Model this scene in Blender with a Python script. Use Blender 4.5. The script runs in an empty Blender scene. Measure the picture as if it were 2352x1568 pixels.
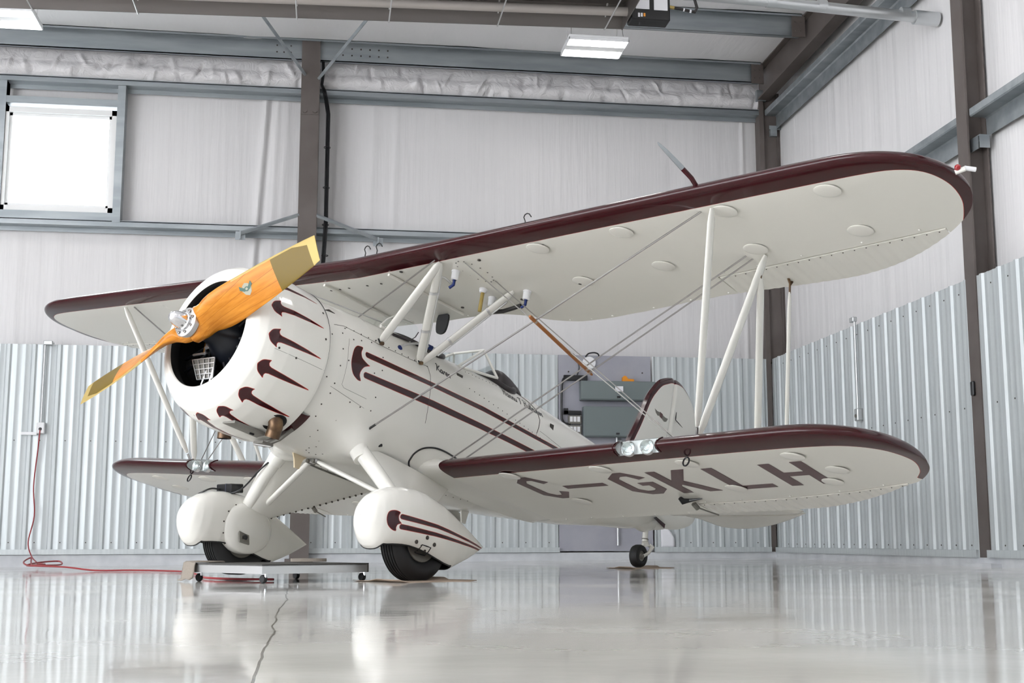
import bpy, bmesh, math, random
import numpy as np
from mathutils import Vector, Matrix
random.seed(4); rng=np.random.default_rng(4)
sc=bpy.context.scene; COL=sc.collection
PI=math.pi
# ------------------------------------------------------------------ helpers
class MB:
    """collects shapes for ONE mesh object"""
    def __init__(s): s.v=[]; s.f=[]; s.m=[]; s.p=[]; s.sm=[]
    def add(s,vs,fs,m=0,paint=None,smooth=True):
        o=len(s.v); s.v+= [tuple(map(float,q)) for q in vs]
        s.f+= [tuple(o+i for i in f) for f in fs]
        s.m+= list(m) if isinstance(m,(list,tuple)) else [m]*len(fs)
        s.sm+=[smooth]*len(fs)
        s.p+= list(paint) if paint is not None else [1.0]*len(vs)
        return s
    def box(s,c,d,rot=None,m=0,bev=0):
        x,y,z=[q/2 for q in d]
        if bev>0:
            b=min(bev,.45*min(d)); vs=[];
            for sz in (-1,1):
                for (sx,sy) in ((-1,-1),(1,-1),(1,1),(-1,1)):
                    pts=[(sx*(x-b),sy*y,sz*(z-b)),(sx*x,sy*(y-b),sz*(z-b)),(sx*(x-b),sy*(y-b),sz*z)]
                    vs+=pts
            bm=bmesh.new(); bv=[bm.verts.new(q) for q in vs]
            r=bmesh.ops.convex_hull(bm,input=bv)
            bm.verts.index_update()
            V=[q.co.copy() for q in bm.verts]; F=[[q.index for q in f.verts] for f in bm.faces]; bm.free()
        else:
            V=[Vector((a*x,b*y,e*z)) for a in(-1,1) for b in(-1,1) for e in(-1,1)]
            F=[(0,1,3,2),(4,6,7,5),(0,4,5,1),(2,3,7,6),(0,2,6,4),(1,5,7,3)]
        if rot is not None: V=[rot@q for q in V]
        c=Vector(c); return s.add([q+c for q in V],F,m,smooth=False)
    def box2(s,a,b,m=0,bev=0):
        return s.box([(p+q)/2 for p,q in zip(a,b)],[abs(q-p) for p,q in zip(a,b)],m=m,bev=bev)
    def tube(s,pts,r,n=10,m=0,cap=True,ell=None):
        """round tube along pts, r number or list; ell=(dir,ra,rb) makes a streamlined section, ra along dir"""
        pts=[Vector(q) for q in pts]; k=len(pts)
        rs=r if isinstance(r,(list,tuple)) else [r]*k
        vs=[];fs=[]; prev=None
        for i,q in enumerate(pts):
            t=(pts[min(i+1,k-1)]-pts[max(i-1,0)]).normalized()
            if ell: e=Vector(ell[0]); a=(e-e.dot(t)*t).normalized()
            elif prev is None:
                e=Vector((0,0,1)) if abs(t.z)<.9 else Vector((1,0,0)); a=(e-e.dot(t)*t).normalized()
            else: a=(prev-prev.dot(t)*t).normalized()
            prev=a; b=t.cross(a)
            ra,rb=(ell[1],ell[2]) if ell else (1,1)
            for j in range(n):
                w=2*PI*j/n; vs.append(q+(a*math.cos(w)*ra+b*math.sin(w)*rb)*rs[i])
        for i in range(k-1):
            for j in range(n): fs.append((i*n+j,i*n+(j+1)%n,(i+1)*n+(j+1)%n,(i+1)*n+j))
        if cap: fs.append(tuple(range(n-1,-1,-1))); fs.append(tuple((k-1)*n+j for j in range(n)))
        return s.add(vs,fs,m)
    def lathe(s,prof,o=(0,0,0),ax=(1,0,0),n=48,m=0,close=False,a0=0,a1=2*PI,paint=None):
        """prof: list of (along,radius) about axis ax at o"""
        ax=Vector(ax).normalized(); e=Vector((0,0,1)) if abs(ax.z)<.9 else Vector((0,1,0))
        a=(e-e.dot(ax)*ax).normalized(); b=ax.cross(a); o=Vector(o)
        full=abs(a1-a0-2*PI)<1e-6; vs=[];fs=[]
        nn=n if full else n+1
        for (h,r) in prof:
            for j in range(nn):
                w=a0+(a1-a0)*j/n; vs.append(o+ax*h+(a*math.cos(w)+b*math.sin(w))*r)
        for i in range(len(prof)-1):
            for j in range(n): fs.append((i*nn+j,i*nn+(j+1)%nn,(i+1)*nn+(j+1)%nn,(i+1)*nn+j))
        return s.add(vs,fs,m)
    def disc(s,c,nrm,r,h=.002,n=14,m=0,dome=0):
        nrm=Vector(nrm).normalized(); pr=[(0,r),(h,r)]
        if dome: pr+= [(h+dome*math.sin(t),r*math.cos(t)) for t in (.3,.6,.9,1.2)]
        pr+=[(h+dome,.0001)]
        return s.lathe(pr,c,nrm,n,m)
    def grid(s,G,m=0,paint=None,cu=False,cv=False,smooth=True):
        """G[i][j] points"""
        G=np.asarray(G,float); a,b=G.shape[:2]
        fs=[]
        for i in range(a if cu else a-1):
            for j in range(b if cv else b-1):
                i2=(i+1)%a; j2=(j+1)%b; fs.append((i*b+j,i*b+j2,i2*b+j2,i2*b+j))
        return s.add(G.reshape(-1,3),fs,m,None if paint is None else np.asarray(paint).reshape(-1),smooth)
    def prism(s,poly,fn,m=0):
        """poly 2d list; fn(p,k) -> 3d for k=0,1"""
        n=len(poly); vs=[fn(p,0) for p in poly]+[fn(p,1) for p in poly]
        fs=[tuple(range(n)),tuple(range(2*n-1,n-1,-1))]+[(i,(i+1)%n,n+(i+1)%n,n+i) for i in range(n)]
        return s.add(vs,fs,m,smooth=False)
def build(name,mb,mats,parent=None,xf=None,angle=35,recalc=True,kind=None,label=None):
    me=bpy.data.meshes.new(name)
    V=[xf(q) for q in mb.v] if xf else mb.v
    me.from_pydata([tuple(q) for q in V],[],mb.f)
    if not isinstance(mats,(list,tuple)): mats=[mats]
    for q in mats: me.materials.append(q)
    me.polygons.foreach_set('material_index',mb.m)
    me.polygons.foreach_set('use_smooth',mb.sm)
    at=me.attributes.new('paint','FLOAT','POINT'); at.data.foreach_set('value',mb.p)
    me.update()
    bm=bmesh.new(); bm.from_mesh(me)
    if recalc: bmesh.ops.recalc_face_normals(bm,faces=bm.faces)
    bm.to_mesh(me); bm.free()
    me.set_sharp_from_angle(angle=math.radians(angle))
    o=bpy.data.objects.new(name,me); COL.objects.link(o)
    if parent is not None: o.parent=parent
    if kind: o['kind']=kind
    if label: o['label']=label
    return o
def tag(o,label,cat,group=None,kind=None):
    o['label']=label; o['category']=cat
    if group: o['group']=group
    if kind: o['kind']=kind
    return o
def thing(name,loc,label,cat,group=None):
    o=bpy.data.objects.new(name,None); COL.objects.link(o); o.location=loc; o.empty_display_size=.1
    return tag(o,label,cat,group)
def struct(name,mb,mat,parent=None,**k):
    return build(name,mb,mat,parent,kind='structure',**k)
def off(loc): 
    l=Vector(loc); return lambda q:(q[0]-l[0],q[1]-l[1],q[2]-l[2])
def sd_poly(P,poly):
    """signed distance (negative inside) of points P (n,2) to polygon"""
    P=np.asarray(P,float); poly=np.asarray(poly,float); n=len(poly)
    d=np.full(len(P),1e9); ins=np.zeros(len(P),bool)
    for i in range(n):
        a=poly[i]; b=poly[(i+1)%n]; e=b-a; w=P-a
        t=np.clip((w@e)/max(e@e,1e-12),0,1); q=w-t[:,None]*e
        d=np.minimum(d,np.hypot(q[:,0],q[:,1]))
        c=((a[1]<=P[:,1])!=(b[1]<=P[:,1]))
        with np.errstate(divide='ignore',invalid='ignore'):
            xi=a[0]+(P[:,1]-a[1])*(e[0])/(e[1] if e[1]!=0 else 1e-12)
        ins^= c&(P[:,0]<xi)
    return np.where(ins,-d,d)
def smooth_closed(pts,sub=4):
    """Catmull-Rom through closed pts"""
    pts=[np.array(q,float) for q in pts]; n=len(pts); out=[]
    for i in range(n):
        a,b,c,d=pts[i-1],pts[i],pts[(i+1)%n],pts[(i+2)%n]
        for k in range(sub):
            t=k/sub; out.append(.5*((2*b)+(c-a)*t+(2*a-5*b+4*c-d)*t*t+(-a+3*b-3*c+d)*t**3))
    return out
# ------------------------------------------------------------------ materials
def mat(name,col,rough=.5,metal=0,spec=.5,coat=0,emit=None,es=0,trans=0,alpha=1,ior=1.45):
    m=bpy.data.materials.new(name); m.use_nodes=True; b=m.node_tree.nodes['Principled BSDF']
    b.inputs['Base Color'].default_value=(*col,1); b.inputs['Roughness'].default_value=rough
    b.inputs['Metallic'].default_value=metal; b.inputs['Specular IOR Level'].default_value=spec
    b.inputs['Coat Weight'].default_value=coat; b.inputs['Coat Roughness'].default_value=.03
    b.inputs['IOR'].default_value=ior
    if emit: b.inputs['Emission Color'].default_value=(*emit,1); b.inputs['Emission Strength'].default_value=es
    if trans: b.inputs['Transmission Weight'].default_value=trans
    if alpha<1: b.inputs['Alpha'].default_value=alpha
    return m
def N(m,t,**k):
    n=m.node_tree.nodes.new(t)
    for a,b in k.items():
        if a in n.inputs: n.inputs[a].default_value=b
        else: setattr(n,a,b)
    return n
def L(m,a,b): m.node_tree.links.new(a,b)
def BS(m): return m.node_tree.nodes['Principled BSDF']
def vary(m,c1,c2,scale=(1,1,1),detail=4,lo=.35,hi=.65,coord='Object',sc_=3.0):
    tc=N(m,'ShaderNodeTexCoord'); mp=N(m,'ShaderNodeMapping'); mp.inputs['Scale'].default_value=scale
    L(m,tc.outputs[coord],mp.inputs['Vector'])
    nz=N(m,'ShaderNodeTexNoise'); nz.inputs['Scale'].default_value=sc_; nz.inputs['Detail'].default_value=detail
    L(m,mp.outputs[0],nz.inputs['Vector'])
    cr=N(m,'ShaderNodeValToRGB'); cr.color_ramp.elements[0].position=lo; cr.color_ramp.elements[1].position=hi
    cr.color_ramp.elements[0].color=(*c1,1); cr.color_ramp.elements[1].color=(*c2,1)
    L(m,nz.outputs['Fac'],cr.inputs['Fac']); L(m,cr.outputs['Color'],BS(m).inputs['Base Color'])
    return mp,nz
def bump(m,scale=(1,1,1),sc_=5,detail=3,strength=.3,dist=.02,coord='Object',distort=0):
    tc=N(m,'ShaderNodeTexCoord'); mp=N(m,'ShaderNodeMapping'); mp.inputs['Scale'].default_value=scale
    L(m,tc.outputs[coord],mp.inputs['Vector'])
    nz=N(m,'ShaderNodeTexNoise'); nz.inputs['Scale'].default_value=sc_; nz.inputs['Detail'].default_value=detail; nz.inputs['Distortion'].default_value=distort
    L(m,mp.outputs[0],nz.inputs['Vector'])
    bp=N(m,'ShaderNodeBump'); bp.inputs['Strength'].default_value=strength; bp.inputs['Distance'].default_value=dist
    L(m,nz.outputs['Fac'],bp.inputs['Height']); L(m,bp.outputs[0],BS(m).inputs['Normal'])
    return bp
MAROON=(.036,.0032,.0055); WHITE=(.80,.785,.735); CREAM=(.78,.76,.70)
def paint_mat(name,base,accent=MAROON,edge=(.38,.02,.01),ew=.0035,rough=.13,coat=.2):
    """glossy paint: accent where the mesh's 'paint' distance is negative, a thin pinstripe at the border"""
    m=mat(name,base,rough,coat=coat,spec=.4)
    at=N(m,'ShaderNodeAttribute'); at.attribute_name='paint'
    cr=N(m,'ShaderNodeMapRange'); cr.inputs['From Min'].default_value=-.02; cr.inputs['From Max'].default_value=.02
    L(m,at.outputs['Fac'],cr.inputs['Value'])
    rp=N(m,'ShaderNodeValToRGB'); r=rp.color_ramp; r.interpolation='CONSTANT'
    r.elements[0].position=0; r.elements[0].color=(*accent,1)
    r.elements[1].position=.5-ew/.04; r.elements[1].color=(*edge,1)
    e=r.elements.new(.5); e.color=(*base,1)
    L(m,cr.outputs[0],rp.inputs['Fac']); L(m,rp.outputs['Color'],BS(m).inputs['Base Color'])
    return m
M={}
M['white']=mat('glossy_white',WHITE,.16,coat=.5)
M['cream']=mat('cream_fabric_paint',CREAM,.22,coat=.35)
M['wing']=paint_mat('wing_paint',CREAM,rough=.16,coat=.12)
M['paint']=paint_mat('fuselage_paint',WHITE)
M['maroon']=mat('maroon_gloss',MAROON,.14,spec=.35,coat=.12)
M['letter']=mat('maroon_lettering',(.085,.035,.04),.35)
M['chrome']=mat('polished_aluminium',(.82,.82,.84),.13,1)
M['steel']=mat('steel_wire',(.33,.32,.31),.32,.85)
M['black']=mat('black_plastic',(.012,.012,.014),.35)
M['black_matte']=mat('black_matte',(.010,.010,.011),.6)
M['navy']=mat('engine_dark_gloss',(.007,.009,.014),.3)
M['screw']=mat('screw_head',(.06,.052,.045),.5,.3)
M['leather']=mat('black_leather',(.022,.016,.017),.42); bump(M['leather'],sc_=90,strength=.25,dist=.004)
M['rubber']=mat('tyre_rubber',(.014,.014,.015),.55)
M['bronze']=mat('heat_stained_steel',(.10,.06,.04),.36,.7); vary(M['bronze'],(.055,.034,.026),(.19,.115,.06),sc_=9)
M['brass']=mat('brass_sheet',(.42,.31,.11),.45,.2,spec=.25)
M['olive']=mat('olive_gold_lacquer',(.15,.098,.012),.3,0,spec=.2)
M['grey']=mat('grey_metal_paint',(.17,.20,.205),.45)
M['plate']=mat('grey_plate',(.20,.19,.17),.5,.3)
M['glass']=mat('clear_glass',(1,1,1),.02,trans=1,ior=1.45)
M['plexi']=mat('clear_plexiglass',(.93,.97,.97),.03)
def clear(m):
    b=BS(m); t=N(m,'ShaderNodeBsdfTransparent'); t.inputs[0].default_value=(.93,.965,.96,1); g=N(m,'ShaderNodeBsdfGlossy'); g.inputs['Roughness'].default_value=.03; x=N(m,'ShaderNodeMixShader'); lw=N(m,'ShaderNodeLayerWeight'); lw.inputs[0].default_value=.25
    mr=N(m,'ShaderNodeMapRange'); mr.inputs['To Min'].default_value=.03; mr.inputs['To Max'].default_value=.5; L(m,lw.outputs['Fresnel'],mr.inputs['Value'])
    L(m,mr.outputs[0],x.inputs[0]); L(m,t.outputs[0],x.inputs[1]); L(m,g.outputs[0],x.inputs[2]); o=[n for n in m.node_tree.nodes if n.type=='OUTPUT_MATERIAL'][0]; L(m,x.outputs[0],o.inputs[0]); m.node_tree.nodes.remove(b)
clear(M['plexi']); M['glass']=mat('window_glass',(1,1,1),.02); clear(M['glass'])
M['blue']=mat('blue_fitting',(.015,.03,.14),.35,.3)
M['hose']=mat('dark_hose',(.022,.02,.02),.55)
M['red']=mat('red_lens',(.30,.01,.015),.15,coat=.5)
M['wood']=mat('varnished_wood',(.75,.32,.05),.24,spec=.18,coat=.05)
M['stick']=mat('oiled_wood_stick',(.30,.115,.035),.45)
M['paper']=mat('white_paper',(.80,.80,.84),.8)
M['white_plastic']=mat('white_plastic',(.80,.80,.82),.4)
M['orange']=mat('orange_plastic',(.80,.30,.02),.45)
M['redcord']=mat('red_cord',(.30,.035,.04),.5)
M['alu']=mat('brushed_aluminium',(.62,.62,.62),.36,.9)
M['board']=mat('dark_board',(.05,.048,.046),.6)
M['canvas']=mat('grey_canvas',(.27,.235,.20),.9); bump(M['canvas'],sc_=60,strength=.4,dist=.01)
M['cardboard']=mat('cardboard_mat',(.34,.26,.20),.85)
M['galv']=mat('galvanised_steel',(.36,.415,.45),.40,.6); vary(M['galv'],(.29,.32,.34),(.40,.43,.45),scale=(.4,3,3),sc_=2.0)
M['taupe']=mat('taupe_steel_primer',(.135,.118,.108),.55); vary(M['taupe'],(.112,.093,.085),(.135,.115,.107),sc_=2.5)
M['conduit']=mat('conduit_steel',(.55,.56,.57),.35,.7)
M['vinyl_frame']=mat('white_vinyl',(.80,.80,.80),.4)
M['reflector']=mat('heater_reflector',(.15,.135,.128),.45,.5)
M['tubecoat']=mat('heater_tube',(.46,.42,.395),.5,.2)
M['pvc']=mat('vent_pipe_metal',(.62,.64,.65),.28,.75)
M['ply']=mat('grey_painted_plywood',(.36,.36,.41),.6); vary(M['ply'],(.34,.34,.39),(.385,.385,.43),sc_=3)
M['concrete']=mat('concrete_curb',(.6,.61,.64),.7); vary(M['concrete'],(.54,.555,.585),(.66,.675,.70),sc_=4)
# wood of the propeller: laminations along the blade (object space of the aircraft, axis given below)
# ------------------------------------------------------------------ camera  (metres; x along back wall, y towards it, z up)
F_,PITCH,ROLL,YAW,H_=2993.7529,.1518,.0003,.1404,.263
def ray(px,py):
    x=(px-1176)/F_; z=-(py-784)/F_; y=1.
    cr,sr=math.cos(ROLL),math.sin(ROLL); X=x*cr-z*sr; Z=x*sr+z*cr
    cp,sp=math.cos(PITCH),math.sin(PITCH); Y=y*cp-Z*sp; Z2=y*sp+Z*cp
    c,s=math.cos(YAW),math.sin(YAW); return Vector((X*c+Y*s,-X*s+Y*c,Z2))
cam=bpy.data.cameras.new('camera'); co=bpy.data.objects.new('camera',cam); COL.objects.link(co)
fw=ray(1176,784).normalized(); rt=(ray(1177,784)-ray(1176,784)).normalized(); up=rt.cross(fw)
co.matrix_world=Matrix(((rt.x,up.x,-fw.x,0),(rt.y,up.y,-fw.y,0),(rt.z,up.z,-fw.z,H_),(0,0,0,1)))
cam.sensor_width=36; cam.lens=F_/2352*36; cam.clip_start=.05; cam.clip_end=300
sc.camera=co
# ------------------------------------------------------------------ hangar
D=18.547; W=6.536; XL=-12.5; YF=-6.0
def zfl(x,y): return (max(y,0)/18.55)**2*(-.045+.0105*x)
def zroof(y): return 7.47+.025*(D-y)
# floor: slightly draining slab, polished and worn
fm=mat('polished_concrete_floor',(.50,.485,.455),.12,spec=.6)
mp,nz=vary(fm,(.54,.525,.495),(.70,.685,.65),scale=(.5,.9,1),detail=7,lo=.3,hi=.72,sc_=1.6)
tc=N(fm,'ShaderNodeTexCoord'); sx=N(fm,'ShaderNodeSeparateXYZ'); L(fm,tc.outputs['Object'],sx.inputs[0])
n2=N(fm,'ShaderNodeTexNoise'); n2.noise_dimensions='1D'; n2.inputs['Scale'].default_value=.9; n2.inputs['Detail'].default_value=2.5; L(fm,sx.outputs['Y'],n2.inputs['W'])
def MA(m,op,a,b=None):
    n=N(m,'ShaderNodeMath'); n.operation=op
    for i,q in enumerate((a,b)):
        if q is None: continue
        if isinstance(q,(int,float)): n.inputs[i].default_value=q
        else: L(m,q,n.inputs[i])
    return n.outputs[0]
xx=MA(fm,'ADD',sx.outputs['X'],MA(fm,'MULTIPLY',sx.outputs['Y'],.013))
xx=MA(fm,'ADD',MA(fm,'ADD',xx,.102),MA(fm,'MULTIPLY',MA(fm,'SUBTRACT',n2.outputs['Fac'],.5),.07))
crack=MA(fm,'LESS_THAN',MA(fm,'ABSOLUTE',xx),.0032)
mx=N(fm,'ShaderNodeMix'); mx.data_type='RGBA'; L(fm,crack,mx.inputs[0])
b=BS(fm); src=b.inputs['Base Color'].links[0].from_socket; L(fm,src,mx.inputs[6]); mx.inputs[7].default_value=(.03,.027,.025,1); L(fm,mx.outputs[2],b.inputs['Base Color'])
n3=N(fm,'ShaderNodeTexNoise'); n3.inputs['Scale'].default_value=1.1; n3.inputs['Detail'].default_value=6; L(fm,tc.outputs['Object'],n3.inputs['Vector'])
rr=N(fm,'ShaderNodeMapRange'); rr.inputs['From Min'].default_value=.35; rr.inputs['From Max'].default_value=.7; rr.inputs['To Min'].default_value=.05; rr.inputs['To Max'].default_value=.13
L(fm,n3.outputs['Fac'],rr.inputs['Value']); L(fm,rr.outputs[0],b.inputs['Roughness'])
n4=N(fm,'ShaderNodeTexNoise'); n4.inputs['Scale'].default_value=4.5; n4.inputs['Detail'].default_value=3; L(fm,tc.outputs['Object'],n4.inputs['Vector'])
bp=N(fm,'ShaderNodeBump'); bp.inputs['Strength'].default_value=.2; bp.inputs['Distance'].default_value=.004; L(fm,n4.outputs['Fac'],bp.inputs['Height']); L(fm,bp.outputs[0],b.inputs['Normal'])
mb=MB(); xs=np.linspace(XL,W+.3,60); ys=np.linspace(YF,D+.3,90)
mb.grid([[(x,y,zfl(x,y)) for x in xs] for y in ys]); struct('floor',mb,fm)
# insulation sheets
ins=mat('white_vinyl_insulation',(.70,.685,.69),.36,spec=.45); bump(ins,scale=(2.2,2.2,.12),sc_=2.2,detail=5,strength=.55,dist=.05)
insR_lit=mat('white_vinyl_insulation_lit_right',(.80,.785,.79),.36,spec=.45); bump(insR_lit,scale=(2.2,2.2,.12),sc_=2.2,detail=5,strength=.55,dist=.05)  # same vinyl as the back wall, lightened to paint in brighter light
def crease(x,z,seed=0):
    s=0
    for k in range(7):
        f=1.3+1.9*k; s+=math.sin(x*f+seed*1.7+k*2.3+.35*math.sin(z*.9+k))/(1+k)
    return s
mb=MB(); xs=np.linspace(XL,W+.30,1000); zs=np.linspace(-.1,7.75,40)
def lump(x,c,w): return math.exp(-((x-c)/w)**2)
G=[]
for z in zs:
    row=[]
    for x in xs:
        d=.006*crease(x,z)
        for c,w,a,k in ((-1.06,.045,.040,.055),(-.98,.04,-.025,.05),(-.86,.04,.012,.03),(-.72,.05,.010,.03),(.05,.05,.016,.03),(.22,.05,.016,.04),(.55,.06,.012,.03),(.9,.05,.014,.02),(6.25,.03,.02,0)):
            d+=a*lump(x,c+k*(z-5.5),w)
        row.append((x,D+.245-d,z))
    G.append(row)
# the window hole: x -4.62..-3.09, z 4.86..6.34
mb.grid(G); 
keep=[i for i,f in enumerate(mb.f) if not(-4.60<sum(mb.v[q][0] for q in f)/4<-3.10 and 4.80<sum(mb.v[q][2] for q in f)/4<6.36)]
mb.f=[mb.f[i] for i in keep]; mb.m=[0]*len(keep); mb.sm=[True]*len(keep)
struct('wall_back',mb,ins)
mb=MB(); ys=np.linspace(YF,D+.25,300); zs=np.linspace(-.1,8.4,14)
mb.grid([[(W+.245-.006*crease(y,z,3)-.03*lump(y,16.0+.05*z,.03)-.02*lump(y,14.9,.03),y,z) for y in ys] for z in zs]); struct('wall_right',mb,insR_lit)
# the left side stands open to daylight through a wide hangar doorway
mb=MB(); mb.box2((XL-.1,9.0,-.1),(XL,D+.3,8.4)); mb.box2((XL-.1,YF,6.6),(XL,9.0,8.4)); struct('wall_left',mb,ins)
mb=MB(); mb.box2((XL,YF-.1,-.1),(W+.3,YF,8.4)); struct('wall_front',mb,ins)
# roof insulation
mb=MB(); xs=np.linspace(XL,W+.24,150); ys=np.linspace(YF,D+.2,90)
mb.grid([[(x,y,zroof(y)-.03*abs(math.sin(PI*(18.4-y)/1.75))+.004*crease(x,y)) for x in xs] for y in ys]); cei_lit=mat('white_vinyl_insulation_lit_roof',(.90,.89,.90),.36,spec=.45); bump(cei_lit,scale=(2.2,.5,1),sc_=1.6,detail=5,strength=.5,dist=.05); struct('ceiling',mb,cei_lit)  # same vinyl again, paler colour stands in for light reaching the roof
# crinkled sheet between eave purlin and top girt
mb=MB(); xs=np.linspace(XL,W-.06,1500); ts=np.linspace(0,1,36)
def hsh(i): return math.sin(i*127.1)*43758.5453%1
def fold(x,t):
    s=.045*math.sin(PI*min(1,t*1.15))+.05*math.sin(PI*min(1,max(0,t-.42)/.58))
    v=0
    for k in range(95):
        c=XL+(k+.8*hsh(k))*.205; a=(hsh(k+50)-.5)*2.2; w=.022+.05*hsh(k+90); tc_=.15+.75*hsh(k+7)
        if abs(x-c)<.5: v+=(.018+.030*hsh(k+33))*(1 if hsh(k+61)>.45 else -1)*1.5*math.exp(-((x-c-a*.3*(t-tc_))/w)**2)*math.exp(-((t-tc_)/.22)**2)
    v+=.009*math.sin(x*2.1+1.5)*math.sin(PI*t)+.006*math.sin(x*5.3+4*t)
    return s+v
G=[[(x,D+.10-.02*t-fold(x,t),7.25-.45*t) for t in ts] for x in xs]
crk=mat('crinkled_vinyl_insulation',(.735,.715,.725),.3,spec=.5); bump(crk,scale=(1,1,1.2),sc_=5,detail=7,strength=.75,dist=.04,distort=1.6)
mb.grid(G); struct('trim_1',mb,crk)
# ribbed liner panels
lin=mat('ribbed_steel_liner',(.60,.635,.645),.33,.15,spec=.6); vary(lin,(.50,.535,.55),(.57,.605,.615),scale=(9,9,.15),sc_=3,detail=5)
def rib_profile(a,b,ph,pitch=.336):
    pts=[]
    k=math.floor((a-ph)/pitch)-1
    while ph+k*pitch<b+pitch:
        c=ph+k*pitch
        pts+=[(c-.042,0),(c-.020,.022),(c+.020,.022),(c+.042,0)]
        for q in (1/3,2/3):
            e=c+pitch*q; pts+=[(e-.020,0),(e-.009,.0055),(e+.009,.0055),(e+.020,0)]
        k+=1
    pts=[q for q in pts if a<=q[0]<=b]
    return [(a,0)]+pts+[(b,0)]
def liner(fn,a,b,ph,z0,z1):
    mb=MB(); pr=rib_profile(a,b,ph)
    mb.grid([[fn(q,h,z) for q,h in pr] for z in (z0,z1)],smooth=False)
    # screw heads along two rows
    k=a+.15
    return mb
wb=bpy.data.objects['wall_back']; wr=bpy.data.objects['wall_right']
fb=lambda q,h,z:(q,D-h,z)
for a,b_ in ((XL,3.29),(4.70,W-.02)):
    mb=liner(fb,a,b_,-3.70+.0,.10,2.945)
    q=a+.2
    while q<b_-.1:
        for z in (.24,1.62): mb.disc((q,D-.001,z),(0,-1,0),.008,.004,8,1)
        q+=.336
    NL=globals().get('NL',3)+1; struct('trim_%d'%NL,mb,[lin,M['screw']])
fr=lambda q,h,z:(W-h,q,z)
mb=liner(fr,YF,D-.02,.08,.10,2.945)
q=YF+.2
while q<D-.2:
    for z in (.22,1.62,2.82): mb.disc((W-.001,q,z),(-1,0,0),.008,.004,8,1)
    q+=.336
struct('trim_6',mb,[lin,M['screw']])
# base trim and curb
def strip_x(y0,y1,z0,z1,x0,x1,tilt=0):
    mb=MB(); mb.box2((x0,y0,z0),(x1,y1,z1)); 
    mb.v=[(x,y,z+tilt*(x-W)) for x,y,z in mb.v]; return mb
mb=strip_x(D-.055,D,.115,.185,XL,3.30,.0035); mb.box2((4.69,D-.055,.105),(W-.1,D,.178)); struct('baseboard_back',mb,lin)
mb=strip_x(D-.02,D+.25,-.35,.11,XL,W+.2,.0035); struct('trim_2',mb,M['concrete'])
mb=MB(); mb.box2((W-.055,YF,.10),(W,12.28,.175)); mb.box2((W-.055,12.5,.10),(W,D-.08,.175)); struct('baseboard_right',mb,lin)
mb=MB(); mb.box2((W-.03,YF,-.35),(W+.25,D,.10)); mb.box2((W-.14,12.05,-.3),(W+.2,12.62,.045)); struct('trim_3',mb,M['concrete'])
# window 1
x0,x1,z0,z1=-4.64,-3.08,4.84,6.345; yw=D+.02
mb=MB(); t=.075
mb.box2((x0,yw,z0),(x0+t,yw+.12,z1)); mb.box2((x1-t,yw,z0),(x1,yw+.12,z1)); mb.box2((x0,yw,z1-t),(x1,yw+.12,z1)); mb.box2((x0,yw,z0),(x1,yw+.12,z0+t))
t2=.115
for a,b_ in (((x0+t,z0+t),(x0+t2,z1-t)),((x1-t2,z0+t),(x1-t,z1-t)),((x0+t,z1-t2),(x1-t,z1-t)),((x0+t,z0+t),(x1-t,z0+t2))):
    mb.box2((a[0],yw+.05,a[1]),(b_[0],yw+.11,b_[1]))
win=struct('window_1',mb,M['vinyl_frame'])
mb=MB(); mb.box2((x0+.1,yw+.07,z0+.1),(x1-.1,yw+.075,z1-.1)); struct('window_pane',mb,M['glass'],win)
# steel frame -------------------------------------------------------------
def zgirt(p0,p1,depth_dir,depth=.18,fl=.075,th=.012):
    """horizontal Z section from p0 to p1 (inner web edge), web runs along depth_dir away from the room"""
    mb=MB(); p0=Vector(p0); p1=Vector(p1); dd=Vector(depth_dir); u=Vector((0,0,1))
    def bar(a,b): # corner offsets (d,z)
        vs=[]
        for p in (p0,p1):
            for (d,z) in ((a[0],a[1]),(b[0],a[1]),(b[0],b[1]),(a[0],b[1])): vs.append(p+dd*d+u*z)
        mb.add(vs,[(0,1,2,3),(7,6,5,4),(0,4,5,1),(1,5,6,2),(2,6,7,3),(3,7,4,0)],smooth=False)
    bar((0,0),(th,fl)); bar((0,-th),(depth,0)); bar((depth-th,-fl),(depth,0)); bar((0,fl-.02),(.03,fl-.008))
    return mb
def girt(name,a,b,dd,label,cat='girt',group=None,**k):
    mb=zgirt(a,b,dd,**k); o=build(name,mb,M['galv']); return tag(o,label,cat,group)
girt('steel_girt',(XL,D,6.74),(W-.08,D,6.74),(0,1,0),'galvanised steel girt along the back wall just under the crinkled insulation band')
girt('steel_girt',(XL,D,4.66),(W-.08,D,4.66),(0,1,0),'galvanised steel girt across the back wall at the window sill, partly behind the upper wing')
def cgirt(a,b,label):
    # right-wall girt with a rounded front
    mb=MB(); n=9; pr=[(.0,.30),(.0,.31)]+[(-.0+.05*math.sin(t),.15+.15*math.cos(t)) for t in np.linspace(0,PI,n)]
    pr=[(.012,.33),(.0,.32),(.0,.25),(.012,.236),(.165,.236),(.18,.22),(.18,.03),(.165,.02)]
    mb.grid([[(W+d,y,a[2]+z) for d,z in pr] for y in np.linspace(a[1],b[1],6)])
    o=build('steel_girt',mb,M['galv']); return tag(o,label,'girt')
cgirt((W,D-.02,6.48),(W,12.5,6.48),'rounded galvanised girt high on the right wall running up from the corner column')
cgirt((W,D-.02,4.385),(W,12.5,4.385),'rounded galvanised girt on the right wall passing behind the upper wing tip')
cgirt((W,12.25,4.385),(W,YF,4.385),'galvanised girt on the right wall at the right picture edge, beyond the tall column')
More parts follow.
